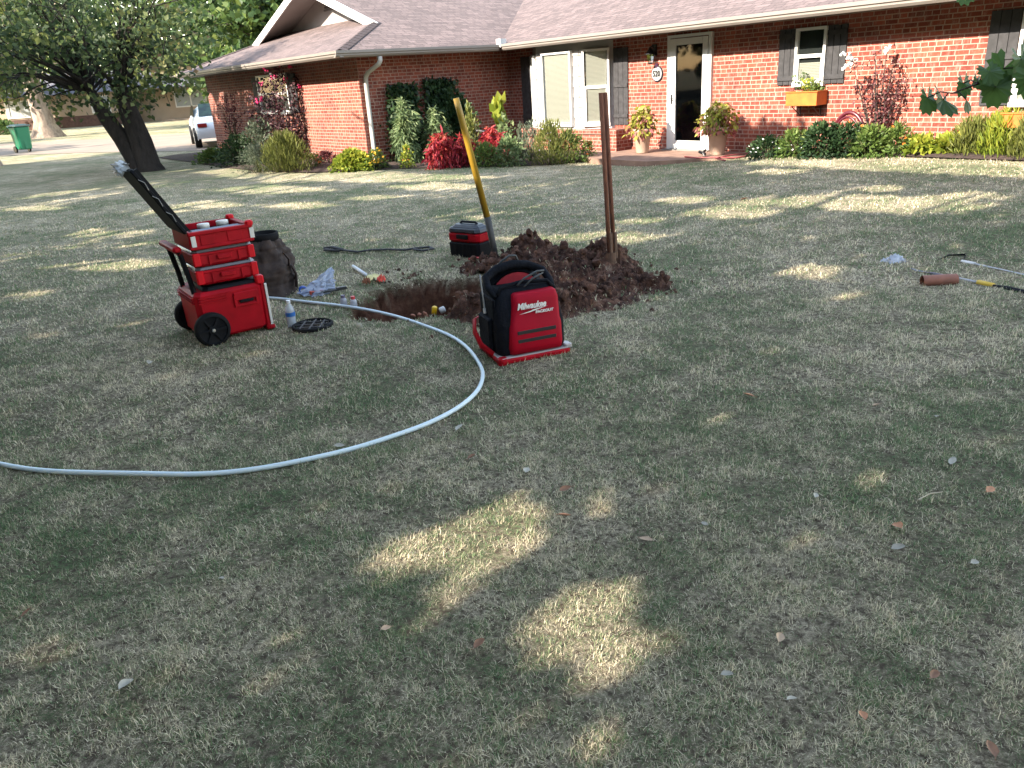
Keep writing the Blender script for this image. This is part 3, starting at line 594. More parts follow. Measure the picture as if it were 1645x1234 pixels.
tree('dogwood_tree', gp(234, 275), 'twin trunk leaning dogwood with low spreading crown turning red at the tips', DOG, (-.95, .3, 3.05), (2.95, 2.9, 1.8), 270, 36, .145, barkmat('bark_black', (.008, .006, .005), (.04, .032, .027), 9),
     None, spread=.30, low=1.35, tones=dogtone, seedlimbs=60, shell=.33,
     stems=[([(.12, 0, -.1), (.10, 0, .15), (.05, 0, .7), (-.1, .05, 1.35), (-.2, .1, 2.0)], [.40, .29, .26, .23, .14]), ([(-.12, .0, -.1), (-.2, 0, .3), (-.42, .05, .8), (-.7, .1, 1.3), (-1.0, .2, 2.0)], [.30, .22, .20, .18, .10])])
YL = leafmat('sunny_leaf', [(0, (.05, .09, .02)), (.5, (.16, .2, .04)), (.85, (.36, .34, .08)), (1, (.42, .28, .12))], .45)
tree('maple_tree', (gp(-14, 268)[0], gp(-14, 268)[1]), 'tree at the left edge with yellow green sunlit leaves, trunk mostly out of frame', YL, (.6, -.2, 3.4), (2.3, 2.3, 1.6), 130, 34, .13, BARK2,
     ([(0, 0, -.1), (0, 0, .3), (.05, 0, 1.2), (.1, 0, 2.4)], [.36, .26, .21, .16]), spread=.28, low=1.9)
BGL = leafmat('far_leaf', [(0, (.03, .065, .03)), (.5, (.09, .17, .055)), (.8, (.19, .29, .07)), (1, (.34, .42, .10))], .45)
bt_ = gp(78, 221)
tree('sycamore_tree', bt_, 'big pale barked tree with flared base behind the green bin', BGL, (0, 0, 7), (5.5, 5, 4.6), 260, 34, .3, BARK2,
     ([(0, 0, -.1), (0, 0, .25), (0, 0, .9), (-.1, 0, 2.4), (-.2, .1, 4.5)], [1.05, .8, .55, .45, .35]), spread=.5, low=2.4, group=None)
for i, (x, y, h, r, lb) in enumerate([(-19, 62, 13, 7, 'tall bright green tree directly behind the gable'), (-11, 58, 12, 6.5, 'dense green tree rising over the main roof ridge'), (-30, 78, 13, 8, 'broad tree behind the tan neighbouring house'),
        (-46, 84, 14, 9, 'far tree behind the left end of the neighbouring house'), (-62, 82, 13, 8, 'far tree beyond the white wall at the left'), (-25, 50, 10, 5, 'green tree between the sycamore and the gable'), (-2, 70, 13, 8, 'far tree behind the middle of the roof'), (-38, 62, 11, 5, 'tree over the roof of the neighbouring house')]):
    if i == 5: x, y = -12, 46
    tree('background_tree', (x, y), lb, BGL, (0, 0, h*.55), (r, r, h*.46), 330, 30, .42, BARK, ([(0, 0, -.1), (0, 0, 2), (0, 0, 4)], [.5, .4, .3]), spread=.65, low=1.2, group='trees behind the houses', seedlimbs=10)
for i, (x, y) in enumerate([(-38, 13), (-37, 23), (-43, 33)]):  # added out of view to cover the bright sky reflected in the door glass
    tree('sky_screen_tree', (x, y), 'added unseen tree beyond the left edge of the picture, '+['nearest', 'middle', 'farthest'][i]+' along the street', BGL, (0, 0, 6), (6, 5.5, 5.8), 260, 26, .9, BARK, ([(0, 0, -.1), (0, 0, 2), (0, 0, 4)], [.4, .33, .28]), spread=.9, low=.5, group='added unseen trees left of the picture', seedlimbs=4)
for i, a in enumerate(np.linspace(-212, -45, 12)):       # added ring of unseen trees, keeps low sky light off the walls
    a = math.radians(a); x, y = 33*math.cos(a), -4+29*math.sin(a)
    tree('sky_screen_tree', (x, y), ['narrow','broad','tall','round','dense','open','dark','spreading','leaning','lone','old','young'][i]+' added unseen tree behind the viewer', BGL, (0, 0, 7.2), (7, 6, 7.0), 330, 26, 1.05, BARK, ([(0, 0, -.1), (0, 0, 2), (0, 0, 4)], [.4, .33, .28]), spread=1.0, low=.5, group='added unseen trees behind the viewer that block low sky', seedlimbs=4)
# ---- overhanging lobed leaves at the right edge, close to the camera
OVL = leafmat('near_leaf', [(0, (.09, .18, .05)), (1, (.17, .30, .08))], .5, .45)
def at(x, y, dist): d = ray(x, y); d = d/np.linalg.norm(d); return CP+d*dist
def lobed(c, size, nrm, upv):
    nrm = nrm/np.linalg.norm(nrm); u_ = upv-nrm*(upv@nrm); u_ /= np.linalg.norm(u_); v_ = np.cross(nrm, u_); P = [np.array(c)-u_*size*.0]; m = 26
    for i in range(m+1):
        a = -2.75+5.5*i/m; lob = .62+.30*abs(math.cos(a*1.25))+.10*math.cos(a)+(.07 if i % 2 else -.03)
        P.append(np.array(c)+(u_*math.cos(a)+v_*math.sin(a))*size*.52*lob*(1.06 if i % 2 else .94)+nrm*size*.10*math.sin(a*2.3)+u_*size*.0)
    return P
br = empty('overhanging_branch', tuple(at(1800, 40, 2.8)), 0, 'dark green lobed leaves hanging on a thin branch at the right edge', 'branch'); ob = np.array(br.location)
pts = [at(*q) for q in [(1900, -60, 2.9), (1780, 50, 2.8), (1700, 95, 2.75), (1640, 120, 2.7), (1570, 135, 2.68), (1530, 150, 2.66)]]
b = MB(); b.tube([p-ob for p in pts], [.012, .009, .006, .004, .003, .002], 6)
sp_ = [(1490, 157, .105), (1516, 160, .13), (1552, 160, .085), (1548, 134, .085), (1570, 128, .06), (1590, 115, .09), (1598, 145, .085), (1612, 110, .13), (1600, 140, .12), (1640, 95, .13), (1655, 125, .12), (1700, 70, .13), (1720, 120, .12), (1690, 140, .1), (1760, 40, .13), (1790, 100, .13)]
lfs = []
for i, (x, y, sz) in enumerate(sp_):
    q = at(x, y, 2.7+random.uniform(-.08, .1)); j = min(pts, key=lambda p: np.linalg.norm(p-q)); b.tube([j-ob, (j+q)/2-ob+np.array([0, 0, .01]), q-ob], .0018, 5)
    lfs.append((q, sz, -fw*1.0+rng.normal(size=3)*.45, np.array([random.uniform(-.5, .5), 0, -1.])))
b.build('twig', mat('twig', (.09, .06, .04), .8), br, True)
for q, sz, nr, uv_ in lfs:
    P = lobed(q-ob, sz*.84, nr, uv_); m = MB(); m.add(P, [(0, i, i+1) for i in range(1, len(P)-1)]); o = m.build('leaf', OVL, br)
    a_ = o.data.attributes.new('tone', 'FLOAT', 'POINT'); a_.data.foreach_set('value', [random.random()*.4+.5*(k % 3)/3 for k in range(len(P))])
br2 = empty('overhanging_branch', tuple(at(1545, -60, 2.8)), 0, 'single green leaf tip hanging in at the top edge over the gutter', 'branch'); ob = np.array(br2.location)
b = MB(); b.tube([np.zeros(3), at(1560, -120, 2.8)-ob], .004, 6); b.build('twig', mat('twig', (.09, .06, .04)), br2, True)
P = lobed(at(1548, -14, 2.8)-ob, .075, -fw+np.array([.2, 0, .1]), np.array([.1, 0, -1.])); m = MB(); m.add(P, [(0, i, i+1) for i in range(1, len(P)-1)]); o = m.build('leaf', OVL, br2)
a_ = o.data.attributes.new('tone', 'FLOAT', 'POINT'); a_.data.foreach_set('value', [.5]*len(P))
# ================================================================ BED PLANTS
KS = .8
LM = {
 'lime': leafmat('lime_leaf', [(0, (.10, .17, .02)), (.5, (.30, .36, .04)), (1, (.55, .52, .08))], .4),
 'fresh': leafmat('fresh_leaf', [(0, (.05, .10, .02)), (.6, (.15, .23, .05)), (1, (.30, .36, .10))], .4),
 'dark': leafmat('dark_leaf', [(0, (.012, .035, .014)), (.6, (.035, .075, .025)), (1, (.09, .15, .05))], .3),
 'pale': leafmat('pale_leaf', [(0, (.10, .16, .07)), (.6, (.22, .30, .13)), (1, (.40, .46, .22))], .4),
 'olive': leafmat('olive_leaf', [(0, (.07, .09, .02)), (.6, (.20, .22, .05)), (1, (.36, .36, .11))], .35),
 'grey': leafmat('grey_leaf', [(0, (.06, .08, .05)), (.6, (.15, .19, .12)), (1, (.30, .33, .24))], .3),
 'red': leafmat('red_leaf', [(0, (.12, .01, .02)), (.5, (.38, .02, .04)), (.85, (.60, .08, .06)), (1, (.55, .28, .12))], .35),
 'purple': leafmat('purple_leaf', [(0, (.03, .014, .018)), (.6, (.09, .035, .045)), (1, (.24, .12, .13))], .25),
 'maroon': leafmat('maroon_leaf', [(0, (.05, .014, .017)), (.6, (.14, .04, .045)), (1, (.28, .11, .11))], .3),
 'mixed': leafmat('mixed_leaf', [(0, (.30, .08, .09)), (.25, (.55, .22, .20)), (.42, (.30, .32, .05)), (.8, (.55, .55, .10)), (1, (.65, .45, .30))], .45)}
FL = {'yellow': mat('yellow_petal', (.80, .42, .02), .5), 'orange': mat('orange_petal', (.80, .20, .02), .5), 'magenta': mat('magenta_petal', (.65, .02, .14), .5), 'white': mat('white_petal', (.8, .78, .76), .5), 'violet': mat('violet_petal', (.45, .35, .55), .5)}
def bush(name, s, n, rx, ry, h, num, lsz, m, label, cat='plant', aspect=.45, dirs='out', fl=None, nfl=0, fsz=.05, z0=None, base=0., stems=7, group=None, shape='dome', xy=None, parent=None, lean=(0, 0)):
    x, y, _ = W(s, n) if xy is None else (*xy, 0); z = gz0(x, y) if z0 is None else z0
    t = parent or empty(name, (x, y, z), 0, label, cat, group)
    K = num; a = rng.uniform(0, 6.283, K); u = rng.random(K)**.5; q = rng.random(K)**.8
    if shape == 'dome': rad = u*np.sqrt(np.clip(1-q**2*.9, 0, 1))
    elif shape == 'column': rad = u*(.75+.25*np.sin(q*9+a))*np.clip((1.05-q)*3, 0, 1)
    elif shape == 'vase': rad = u*(.25+.75*q**.8)*np.where(q > .85, .8, 1)
    wob = 1+.28*np.sin(a*3+s*5)+.18*np.sin(a*7+q*8+n*3)
    px = rx*rad*wob*np.cos(a); py = ry*rad*wob*np.sin(a); pz_ = base+(h-base)*q*(1+.12*np.sin(a*4+s))
    pos = np.stack([px*math.cos(HR)-py*math.sin(HR)+lean[0]*q, px*math.sin(HR)+py*math.cos(HR)+lean[1]*q, pz_], 1)
    if parent is not None: pos = np.stack([px+lean[0]*q, py+lean[1]*q, pz_], 1)
    d = rng.normal(size=(K, 3)); o = pos-np.array([0, 0, h*.4])
    if dirs == 'out': d = d*.6+unit(o)*1.1
    elif dirs == 'up': d = d*.28+np.array([0, 0, 1.]); d[:, :2] += unit(o)[:, :2]*.35
    elif dirs == 'down': d = d*.45+unit(o)*.5+np.array([0, 0, -1.])
    tn = np.clip(rng.beta(1.6, 1.6, K)*.8+.3*(q-.35), 0, 1)
    leaves('foliage', pos, rng.uniform(.6, 1.25, K)*lsz, m, tn, t, aspect=aspect, dirs=d)
    if stems:
        b = MB()
        for i in range(stems):
            w = random.random()*6.28; r_ = random.random()*.8; e = np.array([rx*r_*math.cos(w)+lean[0], ry*r_*math.sin(w)+lean[1], h*random.uniform(.6, .9)])
            b.tube([(e[0]*.15, e[1]*.15, -.03+(base if parent is not None else 0)), (e[0]*.45, e[1]*.45, base+(e[2]-base)*.5), e], [.010, .007, .003], 5)
        b.build('stem', mat('green_stem', (.10, .11, .045), .7), t, True)
    if fl:
        for i in range(nfl):
            k = random.randrange(K); p = pos[k]*np.array([1.03, 1.03, 1.0]); p[2] = max(p[2], h*.35)+.02
            b = MB(); b.lathe([(fsz*.15, 0), (fsz*.5, fsz*.22), (fsz*.42, fsz*.38), (fsz*.1, fsz*.3)], p, 7, euler(random.uniform(.2, 1), random.uniform(-.6, .6), 0)); b.build('flower', FL[fl], t)
    return t
def px2(x, y, z=0.): return gp(x, y, z)
# wing front bed (px positions give the ground spot in front of the wall)
def crepe(name, xy, stems_, m, label, flc, fls, nleaf, lsz):
    t = empty(name, (*xy, 0), 0, label, 'crepe myrtle'); b = MB(); P = []
    for (dx, dy, h) in stems_:
        pts = [np.array([dx*k**1.3, dy*k, h*k]) for k in np.linspace(0, 1, 7)]; b.tube(pts, list(np.linspace(.018, .004, 7)), 6)
        for _ in range(nleaf):
            k = random.uniform(.22, 1.0); c = np.array([dx*k**1.3, dy*k, h*k]); P.append(c+rng.normal(size=3)*np.array([.075, .075, .05])*(1.5-k*.7))
    b.build('stem', BARK, t, True); P = np.array(P); leaves('foliage', P, rng.uniform(.6, 1.2, len(P))*lsz, m, rng.random(len(P)), t, aspect=.6)
    for q in fls:
        b = MB()
        for _ in range(8): clod(b, np.array(q)+rng.normal(size=3)*.03, .024)
        b.build('flower', FL[flc], t)
    return t
fw_r = np.array(rt)  # rightward direction of the picture, used only to spread stems sideways
bx1 = gp(470, 262, .0)
crepe('crepe_myrtle', bx1, [(-.75, .2, 1.55), (-.5, .1, 1.85), (-.2, 0, 2.15), (.05, 0, 2.2), (.35, .1, 1.9), (.62, .2, 1.6), (.9, .3, 1.4), (-.95, .3, 1.25), (-.3, .3, 1.6)], LM['purple'], 'tall dark leaved crepe myrtle with magenta flowers before the wing window', 'magenta',
      [(-.25, 0, 2.12), (.1, 0, 2.2), (.28, 0, 2.15), (.1, .1, 1.85), (-.45, .05, 1.8), (-.62, .1, 1.45), (-.5, .1, 1.5), (.42, .1, 1.7), (1.0, .3, 1.35), (1.15, .3, 1.4), (-.1, 0, 1.95)], 230, .085)
bush('climbing_rose', 0, 0, .38, .3, 1.5, 700, .07, LM['maroon'], 'sparse reddish shrub against the left end of the wing wall', xy=gp(385, 255), shape='vase', stems=12)
bush('bare_shrub', 0, 0, .3, .22, .95, 260, .06, LM['purple'], 'thin dark upright shrub against the sunlit wing wall', xy=gp(528, 258), shape='vase', stems=10)
bush('shade_shrub', 0, 0, .75, .5, .62, 2200, .085, LM['dark'], 'low dark green shrub left of the crepe myrtle', xy=gp(388, 266), stems=8)
bush('shade_shrub', 0, 0, .55, .45, .95, 1500, .08, LM['grey'], 'grey green loose shrub at the foot of the crepe myrtle', xy=gp(425, 264), stems=8)
bush('feathery_shrub', 0, 0, .62, .45, .70, 3600, .13, LM['olive'], 'feathery yellow green shrub in front of the crepe myrtle', xy=gp(462, 277), aspect=.10, dirs='up', stems=10, group=None)
bush('feathery_shrub', 0, 0, .42, .35, .52, 1500, .09, LM['grey'], 'grey feathery ground shrub left of the yellow green one', xy=gp(415, 277), aspect=.14, dirs='out')
bush('corner_plant', 0, 0, .55, .4, .30, 900, .10, LM['fresh'], 'bright green leafy plants at the far left corner of the bed', xy=gp(345, 262), aspect=.5)
bush('marigold', 0, 0, .16, .15, .30, 260, .06, LM['fresh'], 'small orange marigold beside the red ground cover', xy=gp(508, 271), fl='orange', nfl=9, fsz=.05)
bush('coleus', 0, 0, .28, .2, .26, 500, .08, LM['maroon'], 'low dull red foliage between the marigold and lime mound', xy=gp(525, 265))
bush('lime_mound', 0, 0, .55, .36, .34, 2100, .085, LM['lime'], 'round lime yellow leafy mound before the wing corner', xy=gp(568, 273), aspect=.8, dirs='out')
bush('lantana', 0, 0, .20, .20, .36, 420, .07, LM['fresh'], 'yellow flowering lantana at the foot of the downspout', xy=gp(606, 273), fl='yellow', nfl=26, fsz=.055)
# wing side bed
def trellis(s0, s1, n0, n1, h, label):
    t = empty('trellis', W((s0+s1)/2, (n0+n1)/2, 0), 0, label, 'trellis'); o = np.array(W((s0+s1)/2, (n0+n1)/2, 0)); b = MB(); A, B = np.array(W(s0, n0)), np.array(W(s1, n1))
    for k in np.linspace(0, 1, 5): p = A+(B-A)*k-o; b.box(p+np.array([0, 0, h/2]), (.028, .028, h), rotz(HR))
    for k in np.linspace(.08, .97, 6): b.tube([A-o+np.array([0, 0, h*k]), B-o+np.array([0, 0, h*k])], .014, 4)
    b.build('frame', mat('trellis_paint', (.02, .03, .035), .6), t)
    K = 2600; u = rng.random(K); q = rng.random(K)**.9; pos = A-o+(B-A)*(u[:, None]*1.1-.05)+np.array([0, 0, 1])*(q*h*.99)[:, None]+rng.normal(size=(K, 3))*np.array([.08, .08, .02])*(1.7-q)[:, None]
    leaves('foliage', pos, rng.uniform(.07, .13, K), LM['dark'], rng.random(K), t, aspect=.7, dirs=rng.normal(size=(K, 3))*.6+np.array([0, 0, -.6])); return t
trellis(5.3, 5.3, 3.25, 2.72, 1.60, 'left dark trellis panel overgrown with vine on the shaded wall')
trellis(5.3, 5.3, 2.36, 1.72, 1.68, 'right dark trellis panel overgrown with vine on the shaded wall')
bush('vine', 5.05, 1.95, .75, .32, 1.25, 3000, .11, LM['dark'], 'dark green vine thicket spilling below the right trellis', shape='dome', stems=10, aspect=.6)
bush('tall_plant', 4.75, 3.35, .34, .26, 1.18, 1900, .16, LM['pale'], 'tall pale green drooping plant beside the downspout', shape='column', dirs='down', aspect=.22, stems=12)
bush('tall_plant', 4.55, 2.75, .30, .25, 1.0, 1400, .15, LM['pale'], 'drooping pale plant just right of the tallest one', shape='column', dirs='down', aspect=.22, stems=10)
bush('small_herb', 0, 0, .16, .14, .4, 300, .07, LM['lime'], 'small yellow green plant with orange tips at bed edge', xy=gp(655, 271), fl='orange', nfl=6, fsz=.04, shape='column')
bush('coleus', 0, 0, .38, .30, .62, 1000, .15, LM['red'], 'bright red weeping coleus left of the yellow shovel handle', xy=gp(712, 270), dirs='down', aspect=.25)
bush('coleus', 0, 0, .28, .22, .55, 700, .13, LM['red'], 'red coleus behind the yellow shovel handle', xy=gp(748, 268), dirs='down', aspect=.25)
bush('coleus', 0, 0, .42, .26, .62, 1100, .13, LM['red'], 'broad crimson coleus right of the yellow shovel handle', xy=gp(792, 262), dirs='down', aspect=.28)
bush('stalk_plant', 0, 0, .22, .18, 1.02, 420, .10, LM['olive'], 'tall stalky plant rising behind the shovel handle', xy=gp(760, 262), shape='column', dirs='up', aspect=.35, stems=9)
bush('caladium', 0, 0, .12, .10, 1.02, 26, .34, LM['lime'], 'big bright lime leaf catching the sun near the wing wall', xy=gp(806, 256), shape='column', dirs='up', aspect=.7, base=.55, stems=4)
bush('pale_shrub', 0, 0, .24, .2, .80, 420, .10, LM['pale'], 'pale speckled shrub under the big lime leaf', xy=gp(812, 257), shape='column', aspect=.5)
bush('milkweed', 0, 0, .16, .14, .62, 200, .12, LM['grey'], 'silvery upright plant left of the bay window', xy=gp(838, 258), shape='column', dirs='up', aspect=.25)
bush('sage_bush', 0, 0, .30, .24, .40, 900, .07, LM['fresh'], 'low fresh green bush at the bed edge below the coleus', xy=gp(780, 269))
bush('sage_bush', 0, 0, .34, .25, .48, 1100, .08, LM['pale'], 'light green bush between the coleus and the bay window', xy=gp(818, 267))
bush('wispy_bush', 0, 0, .48, .32, .70, 2300, .08, LM['olive'], 'wispy yellow green bush under the bay window', xy=gp(885, 265), aspect=.2, fl='violet', nfl=8, fsz=.03, dirs='up')
bush('wispy_bush', 0, 0, .36, .28, .52, 1400, .08, LM['fresh'], 'green bushy plant under the right bay window', xy=gp(915, 262), aspect=.3)
bush('wispy_bush', 0, 0, .26, .2, .72, 500, .08, LM['grey'], 'thin grey green plant before the bay shutter', xy=gp(855, 262), aspect=.25, dirs='up')
bush('marigold', 0, 0, .17, .15, .34, 320, .06, LM['fresh'], 'orange marigold clump at the left edge of the porch', xy=gp(945, 259), fl='orange', nfl=18, fsz=.05)
# right bed
def rb(px, py, *a, **k): k['xy'] = gp(px, py, .13); return bush(*a, **k)
rb(1232, 256, 'aster_bush', 0, 0, .36, .3, .30, 1100, .065, LM['dark'], 'low dark bush with white flowers right of the porch', fl='white', nfl=14, fsz=.035)
rb(1275, 256, 'aster_bush', 0, 0, .34, .3, .36, 1000, .07, LM['fresh'], 'mid green bush second from the porch with pale flowers', fl='white', nfl=9, fsz=.035)
rb(1318, 257, 'aster_bush', 0, 0, .38, .3, .44, 1500, .08, LM['dark'], 'dense dark bush below the first planter box')
rb(1360, 256, 'marigold', 0, 0, .34, .3, .42, 1300, .07, LM['dark'], 'dark leafy marigold bush with orange flowers under the hoop', fl='orange', nfl=7, fsz=.05)
rb(1396, 257, 'aster_bush', 0, 0, .3, .28, .38, 1100, .075, LM['fresh'], 'green bush at the foot of the purple crepe myrtle')
rb(1437, 255, 'marigold', 0, 0, .24, .22, .40, 700, .075, LM['fresh'], 'fresh green marigold right of the purple crepe myrtle', fl='orange', nfl=5, fsz=.05)
rb(1478, 255, 'hosta', 0, 0, .30, .22, .22, 420, .11, LM['lime'], 'lime hosta left of the small path light', aspect=.7)
rb(1520, 255, 'hosta', 0, 0, .28, .22, .22, 420, .11, LM['lime'], 'lime hosta right of the small path light', aspect=.7)
rb(1560, 256, 'yucca_bush', 0, 0, .36, .28, .42, 1500, .12, LM['olive'], 'spiky yellow green bush below the second window', aspect=.16, dirs='up')
rb(1605, 258, 'yucca_bush', 0, 0, .38, .30, .50, 1800, .12, LM['lime'], 'taller spiky yellow green bush at the right edge', aspect=.16, dirs='up')
rb(1655, 262, 'yucca_bush', 0, 0, .38, .30, .46, 1500, .12, LM['olive'], 'spiky bush cut by the right edge of the picture', aspect=.16, dirs='up')
rb(1492, 250, 'stalk_plant', 0, 0, .07, .06, .60, 50, .08, LM['fresh'], 'single leafy stalk above the left hosta', shape='column', dirs='up', stems=3)
rb(1528, 250, 'stalk_plant', 0, 0, .07, .06, .70, 50, .08, LM['olive'], 'leaning leafy stalk above the right hosta', shape='column', dirs='up', stems=3, lean=(.12, -.12))
crepe('crepe_myrtle', gp(1405, 250, .15), [(-.42, .1, 1.45), (-.30, .05, 1.2), (-.15, 0, 1.62), (-.08, 0, 1.3), (.02, 0, 1.6), (.12, -.05, 1.5), (.2, -.1, 1.15), (-.02, .05, 1.0), (.10, 0, .9), (.28, -.1, 1.3)], LM['maroon'], 'purple leaved crepe myrtle with a few white flowers on the right wall', 'white',
      [(-.5, .12, 1.58), (-.42, .12, 1.52), (-.47, .12, 1.45), (.03, 0, 1.62)], 130, .055)
# ---- potted plants on the porch
TERRA = mat('beige_pot', (.50, .36, .27), .75, nscale=6, namt=.12)
def pot(px, py, label, specs, k=1.):
    x, y = gp(px, py, .1); t = empty('potted_plant', (x, y, .1), 0, label, 'potted plant', 'big beige pots flanking the door'); b = MB()
    b.lathe([(.02, .01), (.105*k, .0), (.115*k, .02), (.165*k, .38*k), (.175*k, .385*k), (.185*k, .44*k), (.17*k, .445*k), (.155*k, .40*k), (.02, .39*k)], seg=28); b.build('pot', TERRA, t, True)
    b = MB(); b.lathe([(.0, .405*k), (.155*k, .41*k)], seg=20, cap=False); b.build('soil', MULCH, t)
    for a in specs: bush('x', 0, 0, *a, None, parent=t, base=.34*k, dirs='down', aspect=.5)
    return t
pot(1032, 246, 'beige pot with drooping red and lime coleus left of the door', [(.23, .22, .80, 620, .12, LM['mixed'], )], 1.)
pot(1152, 249, 'beige pot with a wide mixed pink and green planting right of the door', [(.34, .28, .82, 900, .10, LM['mixed']), (.18, .18, .66, 260, .08, LM['fresh'])], 1.05)
# ---- planter boxes under the windows
ORW = mat('orange_stained_wood', (.62, .15, .02), .55, nscale=9, namt=.2)
def planter(s0, s1, z0, z1, label):
    o = np.array(W((s0+s1)/2, 0, z0)); t = empty('window_planter', tuple(o), HR, label, 'planter box', 'orange planter boxes under the windows'); w = s0-s1; h = z1-z0; b = MB()
    b.box((0, -.295, h/2), (w, .02, h)); b.box((0, -.02, h/2), (w, .02, h)); b.box((-w/2+.01, -.157, h/2), (.02, .255, h)); b.box((w/2-.01, -.157, h/2), (.02, .255, h)); b.box((0, -.157, .012), (w-.04, .255, .02))
    b.box((0, -.3, h+.008), (w+.03, .04, .016)); b.box((-w/2, -.157, h+.008), (.035, .245, .016)); b.box((w/2, -.157, h+.008), (.035, .245, .016)); b.build('box', ORW, t)
    for sx in (-1, 1): b = MB(); b.tube([(sx*w*.33, -.27, -.008), (sx*w*.33, -.015, -.008), (sx*w*.33, -.015, -.17), (sx*w*.33, -.27, -.012)], .008, 5); b.build('bracket', BLK, t)
    b = MB(); b.box((0, -.157, h-.04), (w-.05, .25, .02)); b.build('soil', MULCH, t)
    for q, (lx, hh, m, lbl) in enumerate(((-.12, .30, LM['pale'], 0), (.02, .22, LM['lime'], 0), (.15, .17, LM['fresh'], 0))):
        K = 170 if q else 90; pos = rng.normal(size=(K, 3))*np.array([.06 if q else .05, .05, .0])+np.array([lx*w/.55, -.16, 0]); pos[:, 2] = h-.03+rng.random(K)*hh*(1 if q else 1.1)
        leaves('foliage', pos, rng.uniform(.03, .065, K), m, rng.random(K), t, aspect=.6)
    return t
planter(-2.23, -2.78, .88, 1.08, 'orange wooden planter box under the small window')
planter(-5.50, -6.4, .57, .74, 'orange planter box under the far right window, cut by the picture edge')
# ---- small things in the beds
hoop = MB(); c0 = np.array(W(-3.5, .55, .1)); hoop.tube([c0-T*(.29*math.cos(a))*1.+np.array([0, 0, .17+.52*math.sin(a)]) for a in np.linspace(-.1, math.pi+.1, 22)], .030, 8)
hoop.tube([c0-T*(.24*math.cos(a))*1.+N*.05+np.array([0, 0, .17+.46*math.sin(a)]) for a in np.linspace(-.1, math.pi+.1, 22)], .018, 8)
tag(hoop.build('garden_hoop', mat('hoop_red', (.10, .012, .02), .35), smooth=True, off=tuple(c0)), 'dark red metal hoop standing in the bed beside the purple crepe myrtle', 'garden hoop')
x, y = gp(1497, 250, .12); b = MB(); b.lathe([(.01, 0), (.012, .1), (.04, .1), (.045, .18), (.055, .19), (.03, .22), (.0, .225)], (0, 0, .1), 14); o = b.build('path_light', mat('path_light_black', (.03, .03, .04), .4)); o.location = (x, y, .1); tag(o, 'small dark solar path light between the two hostas', 'path light')
x, y = gp(622, 270); b = MB(); R = rotz(HR)@euler(math.pi/2, 0, .5); b.lathe([(.052, 0), (.052, .4), (.06, .4), (.06, .37)], seg=16, R=R, cap=False); b.lathe([(.0, .05), (.045, .05), (.045, .39)], seg=14, R=R, cap=False); o = b.build('drain_pipe', mat('black_plastic', (.012, .012, .013), .45)); o.location = (x, y, .07)
tag(o, 'end of a black drain pipe beside the lantana', 'drain pipe')
x, y = gp(770, 258); b = MB(); b.tube([np.array([.38*math.cos(a), 0, .30+.30*math.sin(a)]) for a in np.linspace(.1, math.pi-.1, 14)], .03, 6); b.tube([(.3, 0, .3), (.75, 0, .38)], .012, 5); b.tube([(-.3, 0, 0), (-.3, 0, .3)], .012, 5); b.tube([(.3, 0, 0), (.3, 0, .3)], .012, 5)
o = b.build('wire_cart', mat('cart_dark', (.03, .025, .03), .5), smooth=True); o.location = (x, y, 0); o.rotation_euler = (0, 0, HR+.5); tag(o, 'dark round metal garden cart behind the coleus', 'garden cart')
HOSE = mat('hose_red', (.25, .05, .05), .5); b = MB(); P = [np.array([*gp(q[0], q[1], .115), .118]) for q in [(1100, 252), (1120, 254), (1150, 253), (1180, 254), (1205, 250), (1200, 247), (1170, 250), (1150, 255), (1165, 258)]]
b.tube(P, .013, 6); o = b.build('garden_hose', HOSE, smooth=True, off=tuple(P[0])); tag(o, 'dull red garden hose lying across the porch slab', 'garden hose')
x, y = gp(1128, 252, .1); b = MB(); b.box((0, 0, .0), (.05, .16, .04), euler(.3, 0, .6), .01); b.tube([(0, -.04, 0), (.02, -.08, -.05)], .013, 6); b.tube([(.04, .06, .01), (.09, .13, .03)], .02, 8); o = b.build('hose_nozzle', BLK); o.location = (x, y, .165); tag(o, 'black spray nozzle standing on the porch before the door', 'hose nozzle')
# ================================================================ STREET SIDE: bin, car, neighbours
x, y = gp(41, 245); t = empty('wheelie_bin', (x, y, 0), .9, 'green wheeled rubbish bin standing at the kerb', 'rubbish bin'); GB = mat('bin_green', (.012, .20, .10), .4)
b = MB(); b.box((0, 0, .55), (.44, .50, .86), None, .05, 1.28); b.box((0, -.26, .5), (.10, .04, .7)); b.build('body', GB, t)
b = MB(); b.box((0, .0, 1.01), (.62, .72, .06), None, .05); b.box((0, .02, 1.055), (.5, .56, .04), None, .05, .85); b.build('lid', mat('bin_lid', (.10, .16, .15), .5), t)
b = MB(); b.tube([(-.25, .36, .95), (-.25, .42, .98), (.25, .42, .98), (.25, .36, .95)], .018, 6); b.build('handle', GB, t)
for sx in (-1, 1): b = MB(); b.lathe([(.03, -.03), (.13, -.03), (.13, .03), (.03, .03)], (sx*.25, .2, .13), 16, euler(0, math.pi/2, 0)); b.build('wheel', BLK, t)
